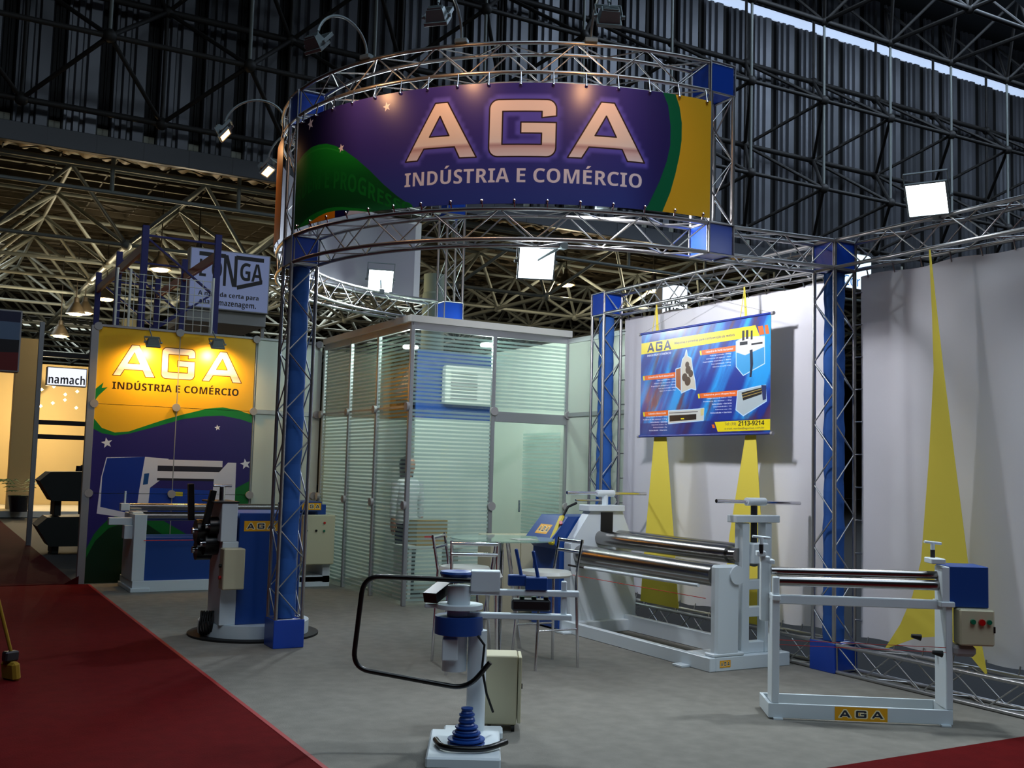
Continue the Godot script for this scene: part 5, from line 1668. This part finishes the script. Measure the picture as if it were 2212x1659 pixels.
# ---------------------------------------------------------------- table and chairs
func chair(at: Vector3, turn: float, label: String) -> void:
	var t := thing("bar_chair", label, "chair", at, turn, "chrome chairs round the glass table")
	var s := mb()
	lathe(s, [Vector2(0, 0.70), Vector2(0.19, 0.70), Vector2(0.215, 0.72), Vector2(0.20, 0.745), Vector2(0, 0.755)], 28)
	part("seat", s, M.plastic_white, t)
	for x in [-1, 1]:
		s = mb()
		pipe(s, [Vector3(x * 0.19, 0, -0.20), Vector3(x * 0.17, 0.72, -0.18), Vector3(x * 0.175, 1.0, -0.23)], 0.012, 8)
		part("leg", s, M.chrome, t)
		T1(t, "leg", M.chrome, Vector3(x * 0.19, 0, 0.19), Vector3(x * 0.15, 0.71, 0.14), 0.012, 8)
		T1(t, "stretcher", M.chrome, Vector3(x * 0.182, 0.3, -0.195), Vector3(x * 0.175, 0.3, 0.17), 0.008, 8)
	for y in [0.90, 0.98]: T1(t, "back_rung", M.chrome, Vector3(-0.175, y, -0.215 - (y - 0.9) * 0.18), Vector3(0.175, y, -0.215 - (y - 0.9) * 0.18), 0.014, 8)

func seating() -> void:
	var t := thing("glass_table", "round glass topped table on chrome legs in the middle of the stand", "table", Vector3(4.45, 0, -8.0))
	var g := mat("table glass", Color(0.7, 0.88, 0.8, 0.3), 0.03)
	g.transparency = BaseMaterial3D.TRANSPARENCY_ALPHA
	var s := mb()
	lathe(s, [Vector2(0, 0.94), Vector2(0.45, 0.94), Vector2(0.45, 0.952), Vector2(0, 0.952)], 40)
	part("glass_top", s, g, t)
	for k in 3:
		var d := Vector3(cos(k * TAU / 3), 0, sin(k * TAU / 3))
		T1(t, "leg", M.chrome, d * 0.2, d * 0.05 + UPV * 0.94, 0.018, 10)
	var p := thing("brochure", "white sheet of paper lying on the glass table", "paper", Vector3(4.55, 0.953, -7.8))
	P1(p, "sheet", M.plastic_white, [[-0.1, 0.1, 0, 0.003, -0.07, 0.07]], 0.0)
	chair(Vector3(4.44, 0, -7.25), -90, "white seated chrome chair right of the glass table, nearest the large roller")
	chair(Vector3(3.80, 0, -7.25), 150.6, "white seated chrome chair with its back to the viewer behind the tube bender")
	chair(Vector3(3.96, 0, -7.74), 48.6, "white seated chrome chair left of the glass table, before the office corner post")
	var c := thing("beige_cabinet", "low beige two door cabinet behind the glass table", "cabinet", Vector3(5.58, 0, -9.75))
	P1(c, "door", M.beige, [[-0.29, 0.07, 0.03, 0.85, -0.3, 0]], 0.006)
	P1(c, "door", M.beige, [[0.076, 0.29, 0.03, 0.85, -0.3, 0]], 0.006)
	P1(c, "plinth", M.dark_steel, [[-0.28, 0.28, 0, 0.03, -0.28, -0.02]], 0.0)
	var b := thing("broom", "yellow broom with dark holder standing on the red carpet at left edge", "broom", Vector3(0.66, 0, -8.12), 29)
	s = mb()
	bar(s, Vector3(0, 0.0, 0), Vector3(-0.02, 0.13, 0), 0.16, 0.06, 0.02)
	part("bristles", s, mat("yellow bristle", Color(0.55, 0.42, 0.03), 0.9), b)
	P1(b, "holder", M.dark_steel, [[-0.07, 0.03, 0.13, 0.20, -0.03, 0.03]], 0.01)
	T1(b, "handle", mats["yellow bristle"], Vector3(-0.02, 0.2, 0), Vector3(-0.35, 1.3, -0.05), 0.012)

# ---------------------------------------------------------------- neighbouring stands
func sign_box(called: String, label: String, at: Vector3, w: float, h: float, im: Image, e: float, turn := 0.0) -> void:
	var t := thing(called, label, "sign", at, turn)
	var s := mb()
	face(s, Vector3(0, 0, 0.002), Vector3(w, 0, 0), Vector3(0, h, 0), Vector3(0, 0, 1))
	part("sign_face", s, print_mat(label, im, 0.5, e), t)
	P1(t, "sign_case", M.grey_plastic, [[-0.02, w + 0.02, -0.02, h + 0.02, -0.25, -0.002]])

func neighbours() -> void:
	var im := canvas(1024, 700, Color(0.66, 0.70, 0.88))
	var dk := Color(0.13, 0.12, 0.14)
	var V := func(l: Array) -> Array:
		var o := []
		for e in l: o.append(Vector2(e[0], e[1]))
		return o
	fill(im, [V.call([[100, 30], [440, 30], [470, 80], [100, 80]]), V.call([[580, 30], [950, 30], [950, 80], [580, 80]])], dk)
	print_text(im, "L O", 110, 400, 120, 330, dk)
	print_text(im, "N", 420, 600, 40, 420, dk)
	print_text(im, "GA", 640, 940, 110, 330, dk)
	fill(im, [V.call([[600, 400], [940, 300], [940, 350], [610, 450]])], dk)
	print_text(im, "A medida certa para", 110, 900, 500, 575, dk)
	print_text(im, "sua armazenagem.", 130, 870, 610, 685, dk)
	sign_box("shop_sign", "pale blue sign board with a dark logo above the graphic wall", Vector3(4.03, 4.3, -19), 1.42, 1.05, im, 0.12)
	var b := thing("sign_canopy", "grey canopy box under the pale blue sign board", "canopy", Vector3(4.74, 3.2, -19.2))
	P1(b, "canopy", M.grey_plastic, [[-0.72, 0.72, 0.85, 1.07, -1.5, 0.1], [0.66, 0.72, -3.2, 2.2, -0.03, 0.03]])
	im = canvas(768, 300, Color(0.95, 0.96, 1.0))
	print_text(im, "namach", 20, 750, 120, 280, Color(0.1, 0.1, 0.1))
	sign_box("shop_sign", "bright white lettered sign seen past the left end of the graphic wall", Vector3(2.40, 3.15, -25.4), 0.8, 0.38, im, 1.0)
	im = canvas(512, 512, Color(0.97, 0.99, 1.0))
	print_text(im, "CIRC", 30, 480, 270, 370, Color(0.1, 0.12, 0.12))
	print_text(im, "TURB", 30, 480, 400, 500, Color(0.1, 0.12, 0.12))
	sign_box("shop_sign", "small bright white sign seen over the truss behind the poster", Vector3(15.35, 5.4, -20), 0.75, 0.7, im, 1.0)
	im = canvas(512, 512, Color(0.9, 0.97, 1.0))
	print_text(im, "Corss", 20, 490, 330, 480, Color(0.15, 0.35, 0.6), false)
	sign_box("shop_sign", "bright white sign with blue script behind the right column", Vector3(21.4, 6.7, -20), 1.1, 0.95, im, 1.0)
	im = canvas(400, 900, Color(0.36, 0.45, 0.56))
	fill(im, [V.call([[0, 0], [400, 0], [400, 160], [0, 160]])], Color(0.10, 0.12, 0.25))
	fill(im, [V.call([[0, 430], [400, 430], [400, 640], [0, 640]])], Color(0.08, 0.08, 0.10))
	fill(im, [V.call([[0, 640], [400, 620], [400, 900], [0, 900]])], Color(0.42, 0.09, 0.08))
	sign_box("hanging_banner", "blue and dark red banner at the left edge of the view", Vector3(0.72, 2.72, -16), 0.4, 0.82, im, 0.0)
	# blue and orange pallet rack
	var t := thing("pallet_rack", "blue pallet rack with orange beams rising behind the yellow panel", "rack", Vector3(3.35, 0, -16.5))
	var ind := mat("rack blue", Color(0.12, 0.12, 0.42), 0.5)
	var org := mat("rack orange", Color(0.70, 0.20, 0.08), 0.5)
	for z in [0.0, -2.4, -4.8]:
		for x in [-0.55, 0.55]: P1(t, "upright", ind, [[x - 0.05, x + 0.05, 0, 5.1, z - 0.04, z + 0.04]])
		var s := mb()
		bar(s, Vector3(-0.5, 4.95, z), Vector3(0.5, 4.95, z), 0.05, 0.03)
		bar(s, Vector3(-0.5, 4.9, z), Vector3(0.5, 4.15, z), 0.05, 0.03)
		bar(s, Vector3(0.5, 4.15, z), Vector3(-0.5, 3.4, z), 0.05, 0.03)
		part("bracing", s, ind, t)
	for x in [-0.55, 0.55]: P1(t, "beam", org, [[x - 0.03, x + 0.03, 4.70, 4.84, -4.8, 0]])
	var w := thing("wire_cage", "pale wire mesh cage panel in front of the blue rack", "mesh panel", Vector3(2.3, 3.0, -15.6))
	var l := []
	for k in 12: l.append([Vector3(k * 0.12, 0.2, 0), Vector3(k * 0.12, 1.2, 0), 0.005])
	for k in 10: l.append([Vector3(0, 0.2 + k * 0.11, 0), Vector3(1.35, 0.2 + k * 0.11, 0), 0.005])
	rods("wires", l, 0.005, M.plastic_white, w)
	for x in [0.0, 0.18, 1.35]: T1(w, "frame_post", M.plastic_white, Vector3(x, -3.0, 0), Vector3(x, 1.25, 0), 0.018)
	# grey metal rack, hoppers, plant and beige booth beyond the aisle
	t = thing("storage_rack", "grey metal storage rack left of the graphic wall", "rack", Vector3(2.2, 0, -20))
	for x in [-0.45, 0.45]: P1(t, "upright", M.profile, [[x - 0.04, x + 0.04, 0, 3.9 if x < 0 else 3.3, -0.04, 0.04]])
	for y in [1.85, 2.1, 3.3]: P1(t, "shelf_beam", M.dark_steel, [[-0.45, 0.45, y, y + 0.08, -0.06, 0.02]])
	for k in 2:
		var h := thing("tipping_hopper", "dark green tipping hopper, " + ["lower one standing on the floor", "upper one of the stacked pair"][k], "hopper", Vector3(2.25, 0.02 + k * 0.72, -18.6))
		var s := mb()
		prism(s, [Vector2(-0.35, 0.1), Vector2(-0.55, 0.42), Vector2(-0.4, 0.56), Vector2(0.5, 0.58), Vector2(0.5, 0.1)], -0.4, 0.4)
		part("hopper_body", s, mat("dark green", Color(0.02, 0.055, 0.035), 0.6), h)
		P1(h, "runner", mats["dark green"], [[-0.3, -0.2, -0.02 if k == 0 else -0.14, 0.1, -0.3, 0.3], [0.25, 0.35, -0.02 if k == 0 else -0.14, 0.1, -0.3, 0.3]])
	person(Vector3(3.1, 0, -23.5), 1.66, Color(0.03, 0.03, 0.035), "person with dark hair in black clothes half hidden behind the graphic wall end")
	t = thing("neighbour_booth", "beige and cream neighbouring booth across the red aisle", "booth", Vector3(2.2, 0, -29.5))
	P1(t, "platform", M.plastic_white, [[-4, 2.6, 0, 0.16, -3.5, 0.5]])
	P1(t, "back_wall", mat("cream wall", Color(0.80, 0.72, 0.52), 0.7), [[-4, 2.6, 0.16, 4.2, -3.6, -3.4]])
	P1(t, "pillar", mat("beige pillar", Color(0.66, 0.58, 0.42), 0.7), [[-0.15, 0.4, 0.16, 4.6, -0.9, -0.4]])
	P1(t, "counter", M.plastic_white, [[-1.2, -0.5, 0.16, 1.1, -0.6, -0.1]])
	for k in 8:
		var s := mb()
		lathe(s, [Vector2(0, -0.05), Vector2(0.05, 0), Vector2(0, 0.05)], 10, Transform3D(Basis(), Vector3(0.6 + (k % 4) * 0.3, 2.9 + (k / 4) * 0.35 + (k % 3) * 0.1, -1.5)))
		part("lamp_bulb", s, glow_mat("booth bulb", Color(1.0, 0.85, 0.6), 4.0), t)
	var o := OmniLight3D.new()
	o.name = "lamp_light"
	o.light_energy = 7.0
	o.light_color = Color(1, 0.87, 0.66)
	o.omni_range = 20
	o.shadow_enabled = true
	o.position = Vector3(0.6, 2.8, -1.2)
	t.add_child(o)
	t = thing("potted_palm", "green potted palm beside the grey rack across the aisle", "plant", Vector3(2.25, 0.16, -28.8))
	var s := mb()
	lathe(s, [Vector2(0, 0), Vector2(0.2, 0), Vector2(0.26, 0.4), Vector2(0.22, 0.4), Vector2(0, 0.36)], 18)
	part("pot", s, M.dark_steel, t)
	for k in 16:
		s = mb()
		var d := Vector3(cos(k * 2.4), 0, sin(k * 2.4))
		var sd := Vector3(-d.z, 0, d.x)
		for i in 8:
			var a := i / 8.0
			var p := d * (0.1 + 0.55 * a) + UPV * (0.4 + 1.1 * a - 0.75 * a * a)
			for q in [-1, 1]: tri(s, p, p + d * 0.08, p + sd * q * 0.2 * (1.1 - a) + d * 0.12 - UPV * 0.04, UPV)
		part("frond", s, mat("palm green", Color(0.16, 0.36, 0.06), 0.6), t)
